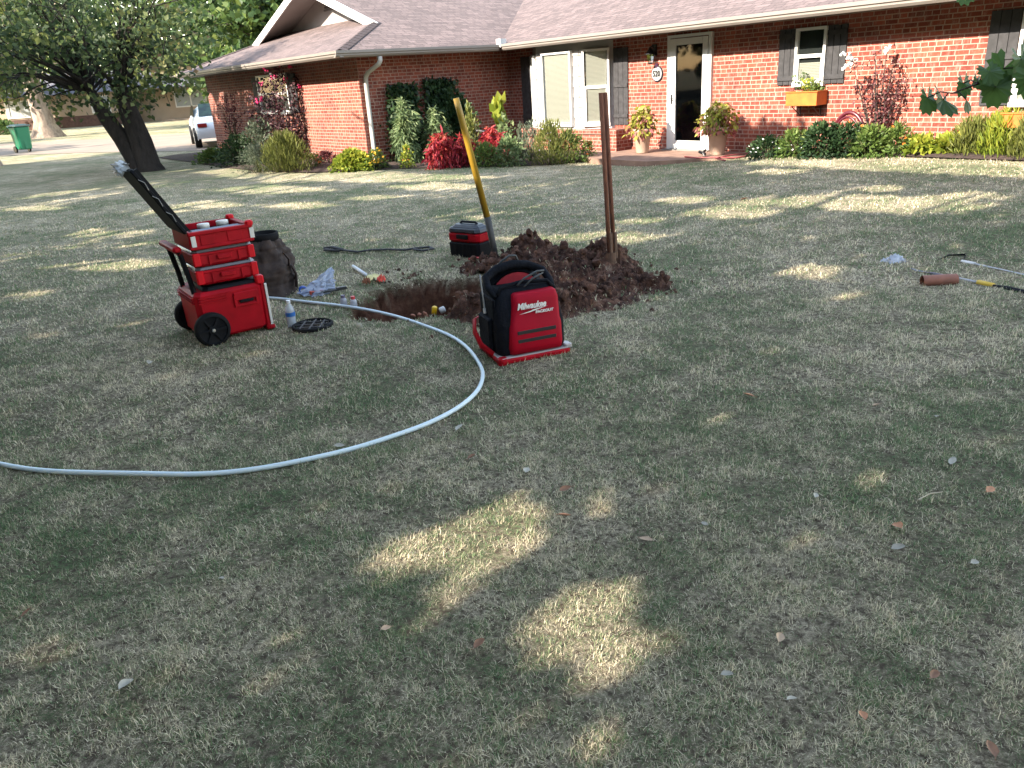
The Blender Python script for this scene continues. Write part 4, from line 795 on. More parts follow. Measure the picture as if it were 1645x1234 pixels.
# car parked beyond the corner; local x = car length (front at -x toward the viewer), y = width
def car(xy, ang, label):
    t = empty('parked_car', (*xy, 0), ang, label, 'car'); CW = mat('car_white', (.72, .74, .76), .25, spec=.6)
    prof = [(0, .32), (-.02, .55), (.06, .75), (.35, .86), (1.0, .96), (1.7, 1.38), (2.3, 1.46), (3.1, 1.42), (3.9, 1.08), (4.4, 1.0), (4.5, .7), (4.48, .32)]
    b = MB(); V = []; secs = [(-.90, .0), (-.88, 1.), (.88, 1.), (.90, .0)]; n = len(prof)
    ring = []
    for w_, sh in ((-.86, .25), (-.90, .6), (-.70, 1.), (.70, 1.), (.90, .6), (.86, .25)):
        ring.append([(x_, w_*(1 if z_ < .95 or sh < 1 else 1), z_ if sh == 1 else .25+(min(z_, .92)-.25)*(sh+.38 if sh > .5 else .15)) for x_, z_ in prof])
    for r_ in ring: V += r_
    f = [(i*n+j, i*n+j+1, (i+1)*n+j+1, (i+1)*n+j) for i in range(len(ring)-1) for j in range(n-1)]
    f += [tuple(range(n)), tuple(range(5*n, 6*n))[::-1]]; b.add(V, f); bo = b.build('body', CW, t, True)
    m = bo.modifiers.new('s', 'SUBSURF'); m.levels = m.render_levels = 1
    GLC = mat('car_glass', (.012, .03, .022), .08)
    b = MB(); b.quad((.98, -.66, .995), (.98, .66, .995), (1.66, .58, 1.40), (1.66, -.58, 1.40)); b.build('rear_window', GLC, t)
    for s in (-1, 1):
        b = MB(); b.quad((1.25, s*.82, 1.0), (3.7, s*.82, 1.02), (3.05, s*.745, 1.36), (1.85, s*.745, 1.36)); b.build('side_window', GLC, t)
        for x_ in (.82, 3.65):
            b = MB(); b.lathe([(.02, -.1), (.33, -.1), (.33, .1), (.29, .105), (.24, .08), (.02, .08)], (x_, s*.84, .33), 22, euler(-s*math.pi/2, 0, 0)); w_ = b.build('wheel', mat('tyre', (.015, .015, .015), .7), t)
            b = MB(); b.lathe([(.02, .085), (.225, .095), (.23, .085), (.235, .11)], (x_, s*.84, .33), 22, euler(-s*math.pi/2, 0, 0)); b.build('rim', mat('rim', (.35, .36, .38), .35, .6), w_)
        b = MB(); b.box((.05, s*.66, .74), (.08, .3, .12), None, .02); b.build('tail_light', mat('tail_light', (.35, .02, .02), .3), t)
    b = MB(); b.box((2.0, 0, 1.485), (.02, .02, .02)); return t
cq = gp(320, 240)
car((cq[0]+.9*math.cos(.39), cq[1]+.9*math.sin(.39)), math.radians(112.5), 'white car parked beyond the left corner of the brick house')
# neighbour house
TANW = mat('tan_siding', (.40, .31, .23), .8, nscale=1.5, namt=.08); NR = shinglemat('neighbour_shingle', (.09, .09, .11), (.14, .14, .16))
A, B = np.array([*gp(60, 208), 0]), np.array([*gp(420, 196), 0]); d = B-A; Ln = 24.; a = math.atan2(d[1], d[0]); d = np.array([math.cos(.05), math.sin(.05), 0]); A = np.array([-41., 67., 0])
t = empty('neighbour_house', tuple(A), .05, 'tan single storey house with low grey roof across the street', 'house')
b = MB(); fp = [(0, 0), (12, 0), (12, 1.5), (26, 1.5), (26, 10), (0, 10)]
for (x0, y0), (x1, y1) in zip(fp, fp[1:]+fp[:1]): b.quad((x0, y0, 0), (x1, y1, 0), (x1, y1, 2.6), (x0, y0, 2.6))
b.build('wall', TANW, t)
b = MB(); b.quad((-.7, -.7, 2.5), (26.7, -.7, 2.5), (24, 5, 4.4), (2.5, 5, 4.4)); b.quad((-.7, -.7, 2.5), (2.5, 5, 4.4), (-.7, 10.7, 2.5)); b.quad((26.7, -.7, 2.5), (26.7, 10.7, 2.5), (24, 5, 4.4)); b.quad((-.7, 10.7, 2.5), (2.5, 5, 4.4), (24, 5, 4.4), (26.7, 10.7, 2.5))
b.build('roof', NR, t, uv='roof')
b = MB(); b.box((6, -.05, .42), (12, .12, .85)); b.build('brick_skirt', mat('dark_brick', (.10, .055, .045), .9, nscale=6, namt=.3), t)
for x_, w_, y_ in ((3.2, 2.2, 0), (9.5, 1.5, 0), (16.2, 2.6, 1.5), (24.4, .9, 1.5)):
    b = MB(); b.box((x_, y_-.03, 1.6), (w_, .06, 1.3)); f = b.build('window', WHITE, t); b = MB(); b.quad((x_-w_/2+.1, y_-.07, 1.05), (x_-.05, y_-.07, 1.05), (x_-.05, y_-.07, 2.15), (x_-w_/2+.1, y_-.07, 2.15)); b.quad((x_+.05, y_-.07, 1.05), (x_+w_/2-.1, y_-.07, 1.05), (x_+w_/2-.1, y_-.07, 2.15), (x_+.05, y_-.07, 2.15)); b.build('pane', mat('far_pane', (.35, .38, .40), .2), f)
b = MB(); b.box((21.3, 1.46, 1.1), (1.1, .08, 2.2)); b.build('door', DARKW, t)
b = MB(); b.box((19, .2, .05), (9, 2.6, .1)); b.build('porch', ROAD, t)
GC = mat('green_chair', (.10, .22, .12), .6)
for i, x_ in enumerate((18.2, 19.6)):
    p = A+rotz(.05)@np.array([x_, .2, .1]); c = empty('patio_chair', tuple(p), .05, ['left green patio chair on the neighbouring porch', 'right green patio chair on the neighbouring porch'][i], 'chair', 'patio chairs on the neighbouring porch')
    b = MB(); b.box((0, 0, .42), (.5, .5, .04)); b.build('seat', GC, c); b = MB(); b.box((0, .25, .72), (.5, .04, .6)); b.build('backrest', GC, c)
    for sx in (-1, 1):
        for sy in (-1, 1): b = MB(); b.box((sx*.22, sy*.22, .2), (.04, .04, .4)); b.build('leg', GC, c)
b = MB(); p = np.array([*gp(20, 203), 0]); b.box((0, 0, .9), (9, .3, 1.8)); b.box((0, 0, 1.84), (9.2, .4, .08)); o = b.build('garden_wall', mat('white_render', (.75, .73, .70), .8, nscale=2, namt=.05)); o.location = (-50, 70, 0); o.rotation_euler = (0, 0, .05); tag(o, 'low white wall at the far left beyond the street', 'wall')
bush('hedge', 0, 0, 2.6, .8, .85, 1500, .22, BGL, 'low clipped hedge before the white wall at the left', 'hedge', xy=gp(12, 216), stems=4)
# ================================================================ TOOLS ON THE LAWN
KS = 1.
RED = mat('tool_red', (.30, .002, .009), .5, nscale=9, namt=.2, spec=.15); RED2 = mat('latch_red', (.48, .004, .012), .45, spec=.2)
BK = mat('tool_black', (.005, .0055, .008), .65, nscale=20, namt=.2, spec=.15); BKR = mat('rubber', (.007, .007, .008), .8, bump=.2, spec=.15); STRIP = mat('reflective_strip', (.55, .53, .52), .35)
STEEL = mat('steel', (.45, .45, .46), .35, .8); GREYB = mat('foam_grey', (.16, .18, .23), .8)
KS = .85
TA = math.radians(34); TB = (-1.715, 5.441, 0.)
def tl(x, y, z=0.): p = rotz(TA)@np.array([x, y, z])+np.array(TB); return tuple(float(c) for c in p)
# rolling box
t = empty('rolling_toolbox', TB, TA, 'red wheeled toolbox at the bottom of the stack with a tall pull handle', 'toolbox')
b = MB(); b.box((-.232, .23, .20), (.465, .46, .33), None, .035, 1.03)
b.box((.0, .03, .19), (.035, .05, .35), None, .01); b.box((.0, .43, .19), (.035, .05, .35), None, .01)
for z in (.295, .312, .329): b.box((-.355, -.008, z), (.19, .014, .007)); b.box((-.477, .23, z), (.014, .40, .007))
b.box((-.13, -.012, .30), (.17, .018, .055), None, .006); b.box((-.13, -.012, .235), (.17, .014, .018), None, .005); b.box((-.205, -.012, .265), (.02, .016, .08)); b.box((-.055, -.012, .265), (.02, .016, .08))
b.box((.02, .23, .03), (.05, .46, .03), None, .01); b.build('body', RED, t)
b = MB(); b.box((-.13, -.013, .262), (.10, .016, .022), None, .006); b.build('side_handle', BK, t)
b = MB(); b.box((-.20, .23, .375), (.40, .42, .03), None, .03, .96); b.build('seat_lid', BK, t)
for y in (.02, .44): b = MB(); b.box((-.012, y, .385), (.06, .06, .06), None, .012); b.build('corner_latch', RED2, t)
for y in (.0, .46): b = MB(); b.box((.022, y+(.004 if y == 0 else -.004), .2), (.016, .012, .30)); b.build('reflective_strip', STRIP, t)
for y in (-.045, .505):
    b = MB(); b.lathe([(.06, -.032), (.108, -.032), (.118, -.02), (.12, 0), (.118, .02), (.108, .032), (.095, .034)], (-.405, y, .116), 36, euler(math.pi/2), cap=False); w = b.build('wheel', BKR, t, True)
    b = MB(); b.lathe([(.0, -.024), (.094, -.024), (.098, -.034)], (-.405, y, .116), 30, euler(math.pi/2), cap=False); b.lathe([(.098, .034), (.092, .02), (.03, .012), (.03, .03), (.0, .03)], (-.405, y, .116), 30, euler(math.pi/2), cap=False)
    for k in range(6): a = k*math.pi/3; b.box((-.405+.058*math.cos(a), y-.01*np.sign(.2-y), .116+.058*math.sin(a)), (.07, .035, .016), euler(0, -a, 0))
    b.build('rim', BK, w); b = MB(); b.lathe([(.0, -.041), (.011, -.040), (.013, -.03)], (-.405, y, .116), 14, euler(-math.pi/2 if y < 0 else math.pi/2), cap=False); b.build('axle_cap', STEEL, w)
b = MB(); b.tube([(-.405, -.03, .116), (-.405, .49, .116)], .012, 8); b.build('axle', STEEL, t)
for y in (.08, .38): b = MB(); b.tube([(-.445, y, .34), (-.455, y, .45), (-.478, y, .60), (-.488, y, .655)], .022, 8, flat=.8); b.build('handle_rail', BK, t)
b = MB(); b.box((-.505, .23, .672), (.055, .42, .035), None, .014); b.box((-.485, .23, .64), (.03, .34, .03), None, .01); b.build('handle_grip', RED, t)
# two slim organisers
def organiser(z0, h, label, dx, da):
    t = empty('organiser_case', tl(-.21+dx, .22, z0), TA+da, label, 'tool case', 'slim red cases in the toolbox stack')
    b = MB(); b.box((0, 0, h*.46), (.405, .41, h*.80), None, .03, 1.0); b.box((0, 0, h*.78), (.42, .42, h*.16), None, .03); b.box((-.10, -.212, h*.42), (.012, .008, h*.5)); b.box((.10, -.212, h*.42), (.012, .008, h*.5)); b.build('body', RED, t)
    b = MB(); b.box((0, 0, h*.95), (.41, .41, h*.16), None, .03, .97); b.build('lid', mat('smoked_lid', (.14, .13, .15), .25), t)
    for x in (-.185, .185): b = MB(); b.box((x, -.205, h*.52), (.05, .028, h*.74), None, .008); b.build('latch', RED2, t)
    b = MB(); b.box((0, -.215, h*.52), (.10, .02, .03), None, .006); b.build('handle', RED, t); return t
organiser(.402, .125, 'lower slim red case of the stack, resting on the wheeled box', -.005, .0)
organiser(.528, .118, 'upper slim red case of the stack, right under the open tray', -.01, .02)
# open tray
t = empty('tool_crate', tl(-.215, .225, .655), TA+.01, 'open red tool crate on top of the stack with its black lid tipped back', 'tool crate'); b = MB(); W_, D_, H_ = .42, .44, .12
for x in (-W_/2+.012, W_/2-.012): b.box((x, 0, H_/2), (.024, D_, H_), None, .008)
for y in (-D_/2+.012, D_/2-.012): b.box((0, y, H_/2), (W_-.048, .024, H_), None, .0)
b.box((0, 0, .01), (W_-.04, D_-.04, .018)); b.box((0, -D_/2-.004, H_-.012), (W_+.012, .016, .022), None, .006); b.box((0, -D_/2-.004, .014), (W_+.012, .014, .02), None, .006); b.box((W_/2+.004, 0, H_-.012), (.016, D_, .022), None, .006)
for x in (-.09, .09): b.box((x, -D_/2-.002, H_/2), (.10, .008, H_*.55), None, .003)
b.build('body', RED, t)
for x, y in ((.20, -.21), (.20, .21)): b = MB(); b.box((x, y, H_+.005), (.055, .05, .04), None, .014); b.build('corner_latch', RED2, t)
for x, y in ((-.185, -.225), (.21, -.215)): b = MB(); b.box((x, y, .058), (.03, .012, .07)); b.build('reflective_strip', STRIP, t)
b = MB(); b.box((.02, -.10, .094), (.33, .17, .02)); b.build('foam_insert', GREYB, t); b = MB(); b.box((0, 0, .05), (.37, .39, .06)); b.build('inner_bin', BK, t)
lidR = rotz(0); b = MB(); ld = unit(np.array([-.245, 0, .44])); LN = .50; nl = np.array([ld[2], 0, -ld[0]]); base_ = np.array([-.215, 0, .115]); RL = np.stack([ld, np.array([0, 1, 0]), nl], 1)
b.box(base_+ld*LN/2, (LN, .43, .028), RL, .02)
for k in (.1, .3, .5, .7, .9): b.box(base_+ld*LN*k+nl*.018, (.018, .38, .016), RL, .0)
for y in (-.2, .2): b.box(base_+ld*LN/2+nl*.02+np.array([0, y, 0]), (LN*.96, .02, .026), RL)
b.build('lid', BK, t)
b = MB()
for k, y in ((.2, -.215), (.45, -.218), (.7, -.217)): b.tube([base_+ld*LN*k+np.array([0, y, 0]), base_+ld*LN*(k+.1)+nl*.01+np.array([0, y-.003, 0]), base_+ld*LN*(k+.17)-nl*.008+np.array([0, y, 0])], .005, 5, flat=.4)
for k, y in ((.25, -.1), (.48, -.15), (.62, .0), (.8, -.12)): b.tube([base_+ld*LN*k+nl*.03+np.array([0, y, 0]), base_+ld*LN*(k+.09)+nl*.035+np.array([0, y+.05, 0]), base_+ld*LN*(k+.14)+nl*.03+np.array([0, y-.02, 0])], .006, 5, flat=.3)
b.build('lid_scuff', mat('scuffed_plastic', (.35, .36, .38), .4), t)
for i, (x, y) in enumerate(((-.03, .07), (.11, .10))):
    b = MB(); b.lathe([(.035, 0), (.038, .01), (.038, .075), (.034, .08)], seg=18); o = b.build('jar', mat('jar_clear', (.5, .52, .5), .15), None, True); p = tl(-.215+x, .225+y, .665); o.location = p
    tag(o, ['white lidded jar in the open tray, nearer the tipped lid', 'white lidded jar in the open tray, nearer the far right corner'][i], 'jar', 'jars in the open red crate'); b = MB(); b.lathe([(.0, .116), (.040, .115), (.042, .108), (.042, .08), (.0, .08)][::-1], seg=20, cap=False); b.build('lid', mat('jar_lid', (.72, .68, .62), .5), o, True)
# crumpled sheets
def crumple(c, rx, ry, h, n=16, amp=.3, seed=0., k=4.):
    b = MB(); v = []
    for j in range(n):
        for i in range(n):
            u, w = i/(n-1)*2-1, j/(n-1)*2-1; q = noise.noise(Vector((u*k+seed, w*k, seed))); q2 = noise.noise(Vector((u*k*2, w*k*2+seed, 3)))
            r = max(abs(u), abs(w)); e = 1+.35*noise.noise(Vector((math.atan2(w, u)*1.3, seed, 1)))
            v.append((c[0]+u*rx*e+amp*q2*rx*.4, c[1]+w*ry*e+amp*q*ry*.4, c[2]+h*max(0, (1-r*r)*.7+abs(q)*1.1+abs(q2)*.4)))
    b.add(v, [(j*n+i, j*n+i+1, j*n+n+i+1, j*n+n+i) for j in range(n-1) for i in range(n-1)]); return b
FILM = mat('plastic_film', (.42, .50, .68), .22, alpha=.55, spec=.8); FILMW = mat('white_film', (.62, .64, .66), .35)
tip = rotz(TA)@(base_+ld*LN)+np.array(tl(-.215, .225, .655)); o = crumple((0, 0, 0), .05, .12, .055, 14, .6, 2.2, 3).build('plastic_wrap', FILMW, smooth=True); o.location = tuple(tip+np.array([.0, 0, -.015])); o.rotation_euler = (0, -.9, TA)
tag(o, 'crumpled white plastic draped over the tip of the black lid', 'plastic wrap')
# brown quilted bag behind the stack
m, tt, bb = newmat('brown_canvas'); vec = tt.nodes.new('ShaderNodeTexCoord').outputs['Object']; nn_ = tnoise(tt, vec, 14, 6, .7); rr_ = ramp(tt, [(.3, (.018, .012, .011)), (.7, (.06, .042, .036))]); tt.links.new(nn_, rr_.inputs[0]); tt.links.new(rr_.outputs[0], bb.inputs['Base Color']); bb.inputs['Roughness'].default_value = .95
bpn = tt.nodes.new('ShaderNodeBump'); bpn.inputs['Strength'].default_value = .8; tt.links.new(nn_, bpn.inputs['Height']); tt.links.new(bpn.outputs[0], bb.inputs['Normal'])
t = empty('canvas_bag', (-2.03, 6.62, 0), 0, 'brown quilted canvas bag with a black rim standing behind the red stack', 'bag'); b = MB(); v = []; SG, NZ = 72, 40
for j in range(NZ):
    q = j/(NZ-1); z = .47*q; r = .265-.03*q-.13*q*q; cx_ = .03*q
    for i in range(SG):
        a = 2*math.pi*i/SG; g = (-.007 if i % 9 == 0 else 0)+(-.007 if j % 8 == 0 and 0 < j < NZ-1 else 0); wob = .06*noise.noise(Vector((math.cos(a)*1.5, math.sin(a)*1.5, q*3)))+.02*noise.noise(Vector((math.cos(a)*5, math.sin(a)*5, q*9))); rg = .02*noise.noise(Vector((q*14, 3, 1))) if math.cos(a) > .75 else 0
        v.append((cx_+(r+g+wob+rg)*math.cos(a), (r+g+wob)*.9*math.sin(a), z))
b.add(v, [(j*SG+i, j*SG+(i+1) % SG, (j+1)*SG+(i+1) % SG, (j+1)*SG+i) for j in range(NZ-1) for i in range(SG)]); b.build('bag_body', m, t, True)
b = MB(); b.lathe([(.112, .445), (.122, .47), (.120, .515), (.108, .515), (.104, .44)], (.03, 0, 0), 28, cap=False); b.lathe([(.0, .44), (.106, .445)], (.03, 0, 0), 24, cap=False); b.build('rim', BKR, t, True)
b = MB(); b.tube([(.20, -.12, .36), (.235, -.10, .30), (.225, -.1, .24)], .022, 6, flat=.4); b.tube([(.235, -.06, .24), (.26, -.05, .16), (.25, -.06, .05)], .03, 6, flat=.4); b.build('flap', m, t, True)
# small black and red box
A_, B_ = np.array(gp(722, 412)), np.array(gp(770, 417)); w_ = float(np.linalg.norm(B_-A_)); ang = math.atan2(*(B_-A_)[::-1]); t = empty('hand_toolbox', (A_[0], A_[1], 0), ang, 'small black and red lidded toolbox on the grass behind the hole', 'toolbox'); D_ = .22
b = MB(); b.box((w_/2, D_/2, .075), (w_, D_, .15), None, .025, 1.02)
for x in (.08, .16, .24): b.box((w_*x/.32, -.002, .07), (.02, .012, .13), None, .004)
b.build('body', BK, t); b = MB(); b.box((w_/2, D_/2, .195), (w_*1.03, D_*1.03, .095), None, .03); b.build('band', RED, t)
b = MB(); b.box((w_*.5, -.006, .205), (w_*.38, .02, .042), None, .008); b.build('latch', BK, t)
b = MB(); b.box((w_/2, D_/2, .262), (w_*1.06, D_*1.06, .05), None, .04, .95); b.box((w_/2, D_/2, .297), (w_*.9, D_*.84, .03), None, .04, .85); l_ = b.build('lid', mat('lid_blue_black', (.022, .026, .038), .4), t)
b = MB(); b.tube([(w_*.22, D_/2, .31), (w_*.28, D_/2, .328), (w_*.72, D_/2, .328), (w_*.78, D_/2, .31)], .012, 6); b.build('handle', BK, l_)
# ---- backpack
ba = np.array(gp(808, 586)); BA = math.radians(20); t = empty('tool_backpack', (ba[0], ba[1], 0), BA, 'red and black tool backpack with white lettering standing open on a red base plate', 'backpack')
def sec(x0, x1, y0, y1, z, r=.05, tilt=0.):
    P = []; r = min(r, (x1-x0)/2.1, (y1-y0)/2.1)
    for cx_, cy_, a0 in ((x1-r, y1-r, 0), (x0+r, y1-r, 90), (x0+r, y0+r, 180), (x1-r, y0+r, 270)):
        for k in range(5): a = math.radians(a0+k*22.5); P.append((cx_+r*math.cos(a), cy_+r*math.sin(a), z+tilt*(cy_+r*math.sin(a)-y0)))
    return P
def loft(secs): 
    b = MB(); n = len(secs[0]); V = [p for s_ in secs for p in s_]; b.add(V, [(j*n+i, j*n+(i+1) % n, (j+1)*n+(i+1) % n, (j+1)*n+i) for j in range(len(secs)-1) for i in range(n)]+[tuple(range(n))[::-1], tuple(range((len(secs)-1)*n, len(secs)*n))]); return b
NYL = mat('black_nylon', (.005, .006, .010), .8, nscale=30, namt=.3, bump=.3, bscale=60, spec=.12); REDF = mat('red_shell', (.34, .002, .016), .6, nscale=5, namt=.12, spec=.12); REDL = mat('red_lining', (.30, .008, .02), .8, bump=.4, bscale=12)
loft([sec(.0, .42, .02, .34, .035, .04), sec(-.012, .43, .01, .35, .07, .05), sec(-.012, .43, .015, .35, .2, .05), sec(-.002, .415, .045, .345, .33, .05), sec(.02, .39, .085, .34, .40, .05), sec(.04, .37, .11, .33, .425, .05)]).build('body', NYL, t, True)
loft([sec(.055, .395, -.010, .06, .05, .03), sec(.048, .400, -.02, .06, .09, .04), sec(.062, .398, -.014, .06, .21, .04), sec(.072, .395, .004, .08, .235, .03), sec(.10, .395, .018, .10, .36, .03), sec(.11, .388, .034, .11, .395, .03), sec(.125, .375, .05, .11, .405, .02)]).build('front_shell', REDF, t, True)
# arched back compartment
def arch(x0, x1, z0, z1, n=14):
    c = (x0+x1)/2; r = (x1-x0)/2; return [(x1, z0)]+[(c+r*math.cos(a), z1-r*.9+r*.9*math.sin(a)) for a in np.linspace(0, math.pi, n)]+[(x0, z0)]
def archloft(y_out):
    b = MB(); n = len(y_out[0][0]); V = []
    for pr, y, ty in y_out: V += [(x, y+ty*(z-.4), z) for x, z in pr]
    b.add(V, [(j*n+i, j*n+(i+1) % n, (j+1)*n+(i+1) % n, (j+1)*n+i) for j in range(len(y_out)-1) for i in range(n)]+[tuple(range(n)), tuple(range((len(y_out)-1)*n, len(y_out)*n))[::-1]]); return b
archloft([(arch(.035, .385, .1, .49), .25, .1), (arch(.010, .405, .08, .52), .28, .1), (arch(.010, .405, .08, .525), .355, .1), (arch(.05, .37, .1, .49), .39, .1)]).build('back_panel', NYL, t, True)
b = MB(); pr = arch(.045, .375, .36, .485); b.add([(x, .248, z) for x, z in pr], [tuple(range(len(pr)))]); b.build('lining', REDL, t)
b = MB()        # gusset strips from the front pocket up to the arch
b.tube([(.02, .10, .39), (.005, .18, .43), (.015, .25, .475), (.10, .28, .515), (.20, .275, .53), (.30, .28, .515), (.39, .25, .475), (.405, .18, .43), (.39, .10, .39)], [.018, .022, .026, .028, .03, .028, .026, .022, .018], 8); b.tube([(.03, .10, .40), (.06, .12, .44), (.20, .13, .452), (.36, .12, .44), (.39, .10, .40)], .013, 8)
b.build('opening_rim', NYL, t, True)
b = MB(); b.box((.0, .2, .23), (.02, .24, .30), None, .01); b.box((-.02, .2, .16), (.035, .20, .2), None, .02); b.build('side_pocket', NYL, t)
b = MB(); b.tube([(.10, .30, .51), (.14, .29, .555), (.19, .28, .585), (.23, .28, .58), (.26, .30, .52)], .007, 6); b.tube([(.16, .10, .44), (.21, .11, .475), (.30, .12, .505), (.35, .13, .50)], .006, 6); b.tube([(.20, .09, .43), (.26, .10, .47), (.34, .12, .49)], .005, 6); b.build('carry_cord', mat('grey_cord', (.04, .045, .05), .7), t, True)
for z0, z1 in ((.172, .193), (.120, .141)): b = MB(); b.box((.225, -.0165, (z0+z1)/2+.0), (.25, .008, z1-z0), None, .003); b.build('slot', mat('slot_black', (.01, .008, .01), .7), t)
b = MB(); b.tube([(-.025, .30, .23), (-.06, .30, .22), (-.085, .24, .16), (-.075, .16, .09), (-.03, .08, .045)], .022, 6, flat=.22); b.build('strap', RED, t, True)
b = MB(); b.tube([(-.002, .30, .49), (-.008, .27, .43), (-.012, .24, .36), (-.016, .22, .30)], .005, 5); b.tube([(-.016, .22, .30), (-.018, .21, .27)], .010, 6); b.build('zip_pull', mat('pale_zip', (.45, .45, .45), .4), t)
b = MB(); b.box((.205, .17, .02), (.47, .40, .034), None, .02); b.box((-.0, .0, .02), (.06, .05, .05), None, .012); b.build('base_plate', RED, t)
b = MB(); b.box((.205, .17, .040), (.455, .385, .006), None, .015); b.box((.43, .02, .045), (.05, .07, .03), None, .01); b.build('base_rim', mat('base_grey', (.42, .38, .38), .4), t)
WT = mat('white_print', (.75, .74, .72), .6); px_ = math.atan2(.016, .13)   # the upper shell leans back
ft = (math.pi/2-px_*.95, 0, 0)
textobj('Milwaukee', .052, WT, t, (.205, .001, .335), ft, .32, .0012, bold=.0016, xs=.82)
textobj('PACKOUT', .021, WT, t, (.285, -.002, .291), ft, .12, .0012, bold=.001, xs=1.15)
b = MB(); b.add([(.12, .006, .292), (.19, .006, .297), (.31, .0085, .320), (.20, .0065, .306), (.21, .0068, .311)], [(0, 1, 3), (1, 2, 4), (1, 4, 3)]); b.v = [(x, y-.012, z) for x, y, z in b.v]; b.build('lettering', WT, t)
# ---- digging tools stuck in the earth
def pole(pts, r, m, name='shaft', parent=None, seg=10): b = MB(); b.tube(pts, r, seg); return b.build(name, m, parent, True)
YEL = mat('yellow_fibreglass', (.36, .215, .02), .45, nscale=6, namt=.12); HDB = mat('dark_sleeve', (.045, .042, .04), .6)
p0 = np.array([*gp(798, 425), 0]); t = empty('shovel', tuple(p0), 0, 'yellow handled shovel stuck leaning in the dirt left of the heap', 'shovel')
pole([(-.247, 0, 1.46), (-.22, 0, 1.32), (-.055, 0, .43)], [.026, .029, .030], YEL, 'handle', t); pole([(-.055, 0, .44), (-.02, 0, .18), (.0, 0, .03)], [.033, .030, .028], HDB, 'shaft', t)
b = MB(); b.add([(-.07, 0, .05), (.07, 0, .05), (.085, .01, -.1), (0, .0, -.22), (-.085, .01, -.1), (0, .03, .04), (0, .035, -.1)], [(0, 5, 6, 4), (5, 1, 2, 6), (4, 6, 3), (6, 2, 3)]); b.build('blade', STEEL, t)
p0 = np.array([*gp(985, 438), 0]); t = empty('post_hole_digger', tuple(p0), 0, 'two reddish wooden handles of a post hole digger standing in the heap', 'digger'); WD = barkmat('red_wood', (.14, .05, .03), (.32, .13, .075), 16); RUST = mat('rusty_steel', (.13, .07, .045), .7, nscale=25, namt=.4)
for i, (x0, x1) in enumerate(((-.075, -.030), (-.038, .012))): pole([(x0, .02*i, 1.44), ((x0+x1)/2, .02*i, .8), (x1, .02*i, .18)], .0185, WD, 'handle', t)
for i, x in enumerate((-.018, .022)):
    b = MB(); b.tube([(x-.004, .02*i, .34), (x, .02*i, .2), (x, .02*i, .12)], .021, 8); v = []
    for k in range(7): a = -1.0+2.0*k/6; v += [(x*1.2+(.052*math.sin(a)), (-.02 if i == 0 else .045)+(.03 if i else -.03)*math.cos(a), .18), (x*1.2+.045*math.sin(a), (-.02 if i == 0 else .045)+(.03 if i else -.03)*math.cos(a), -.08)]
    b.add(v, [(2*k, 2*k+2, 2*k+3, 2*k+1) for k in range(6)]); b.build('blade', RUST, t)
# ---- white water pipe curving over the lawn
PX = [(-2.45, 6.45), (-2.2, 6.42), (-1.98, 6.36), (-1.68, 6.19), (-1.34, 5.98), (-1.01, 5.74), (-.7, 5.42), (-.45, 5.09), (-.29, 4.78), (-.2, 4.47), (-.165, 4.22), (-.19, 3.97), (-.28, 3.76), (-.43, 3.58), (-.6, 3.45), (-.79, 3.33), (-.98, 3.25), (-1.17, 3.2), (-1.39, 3.18), (-1.62, 3.2), (-1.9, 3.25), (-2.2, 3.33), (-2.5, 3.44), (-2.9, 3.64), (-3.4, 3.95)]
P = []
for i in range(1, len(PX)-2):
    a, b0, c, d = [np.array(q) for q in PX[i-1:i+3]]
    for k in np.linspace(0, 1, 6)[:-1]: P.append(.5*((2*b0)+(c-a)*k+(2*a-5*b0+4*c-d)*k*k+(3*b0-a-3*c+d)*k**3))
P = [(q[0], q[1], .015+.008*noise.noise(Vector((q[0]*2, q[1]*2, 0)))) for q in P]
b = MB(); b.tube(P, .0120, 10); o = b.build('water_pipe', mat('pipe_white', (.58, .68, .74), .35, nscale=3, namt=.05), None, True, off=P[60]); tag(o, 'long pale blue white plastic water pipe curving over the lawn', 'pipe')
# ---- bottle, round grate and small things left of the hole
x, y = gp(503, 527); t = empty('round_grate', (x, y, 0), 0, 'round black slotted drain grate lying on the grass before the water bottle', 'grate'); b = MB(); b.lathe([(.125, .0), (.145, .0), (.148, .03), (.135, .036), (.128, .02), (.125, .0)], seg=36, cap=False); b.build('ring', BKR, t, True)
b = MB()
for k in (-.07, 0, .07): b.box((k, 0, .022), (.010, .26-abs(k)*.9, .018)); b.box((0, k, .0215), (.26-abs(k)*.9, .010, .017))
b.build('rib', mat('grate_rib', (.035, .03, .032), .7), t); b = MB(); b.lathe([(.0, .012), (.126, .012)], seg=30, cap=False); b.build('floor', BKR, t)
x, y = gp(470, 526); t = empty('water_bottle', (x, y, 0), 0, 'clear plastic water bottle with blue label standing by the round grate', 'bottle'); b = MB()
b.lathe([(.02, .003), (.032, .0), (.034, .02), (.032, .05), (.034, .06), (.034, .125), (.030, .15), (.015, .172), (.0135, .186)], seg=22, cap=False); b.build('body', mat('bottle_clear', (.55, .60, .68), .1, alpha=.55, spec=.9), t, True)
b = MB(); b.lathe([(.028, .01), (.030, .08)], seg=18); b.build('water', mat('bottle_water', (.50, .54, .62), .1, alpha=.6), t, True)
b = MB(); b.lathe([(.0352, .088), (.0352, .118)], seg=22, cap=False); b.build('blue_label', mat('blue_label', (.02, .13, .42), .4), t, True); b = MB(); b.lathe([(.0, .205), (.015, .204), (.015, .185), (.0, .185)][::-1], seg=16, cap=False); b.build('cap', mat('cap_white', (.7, .72, .75), .4), t)
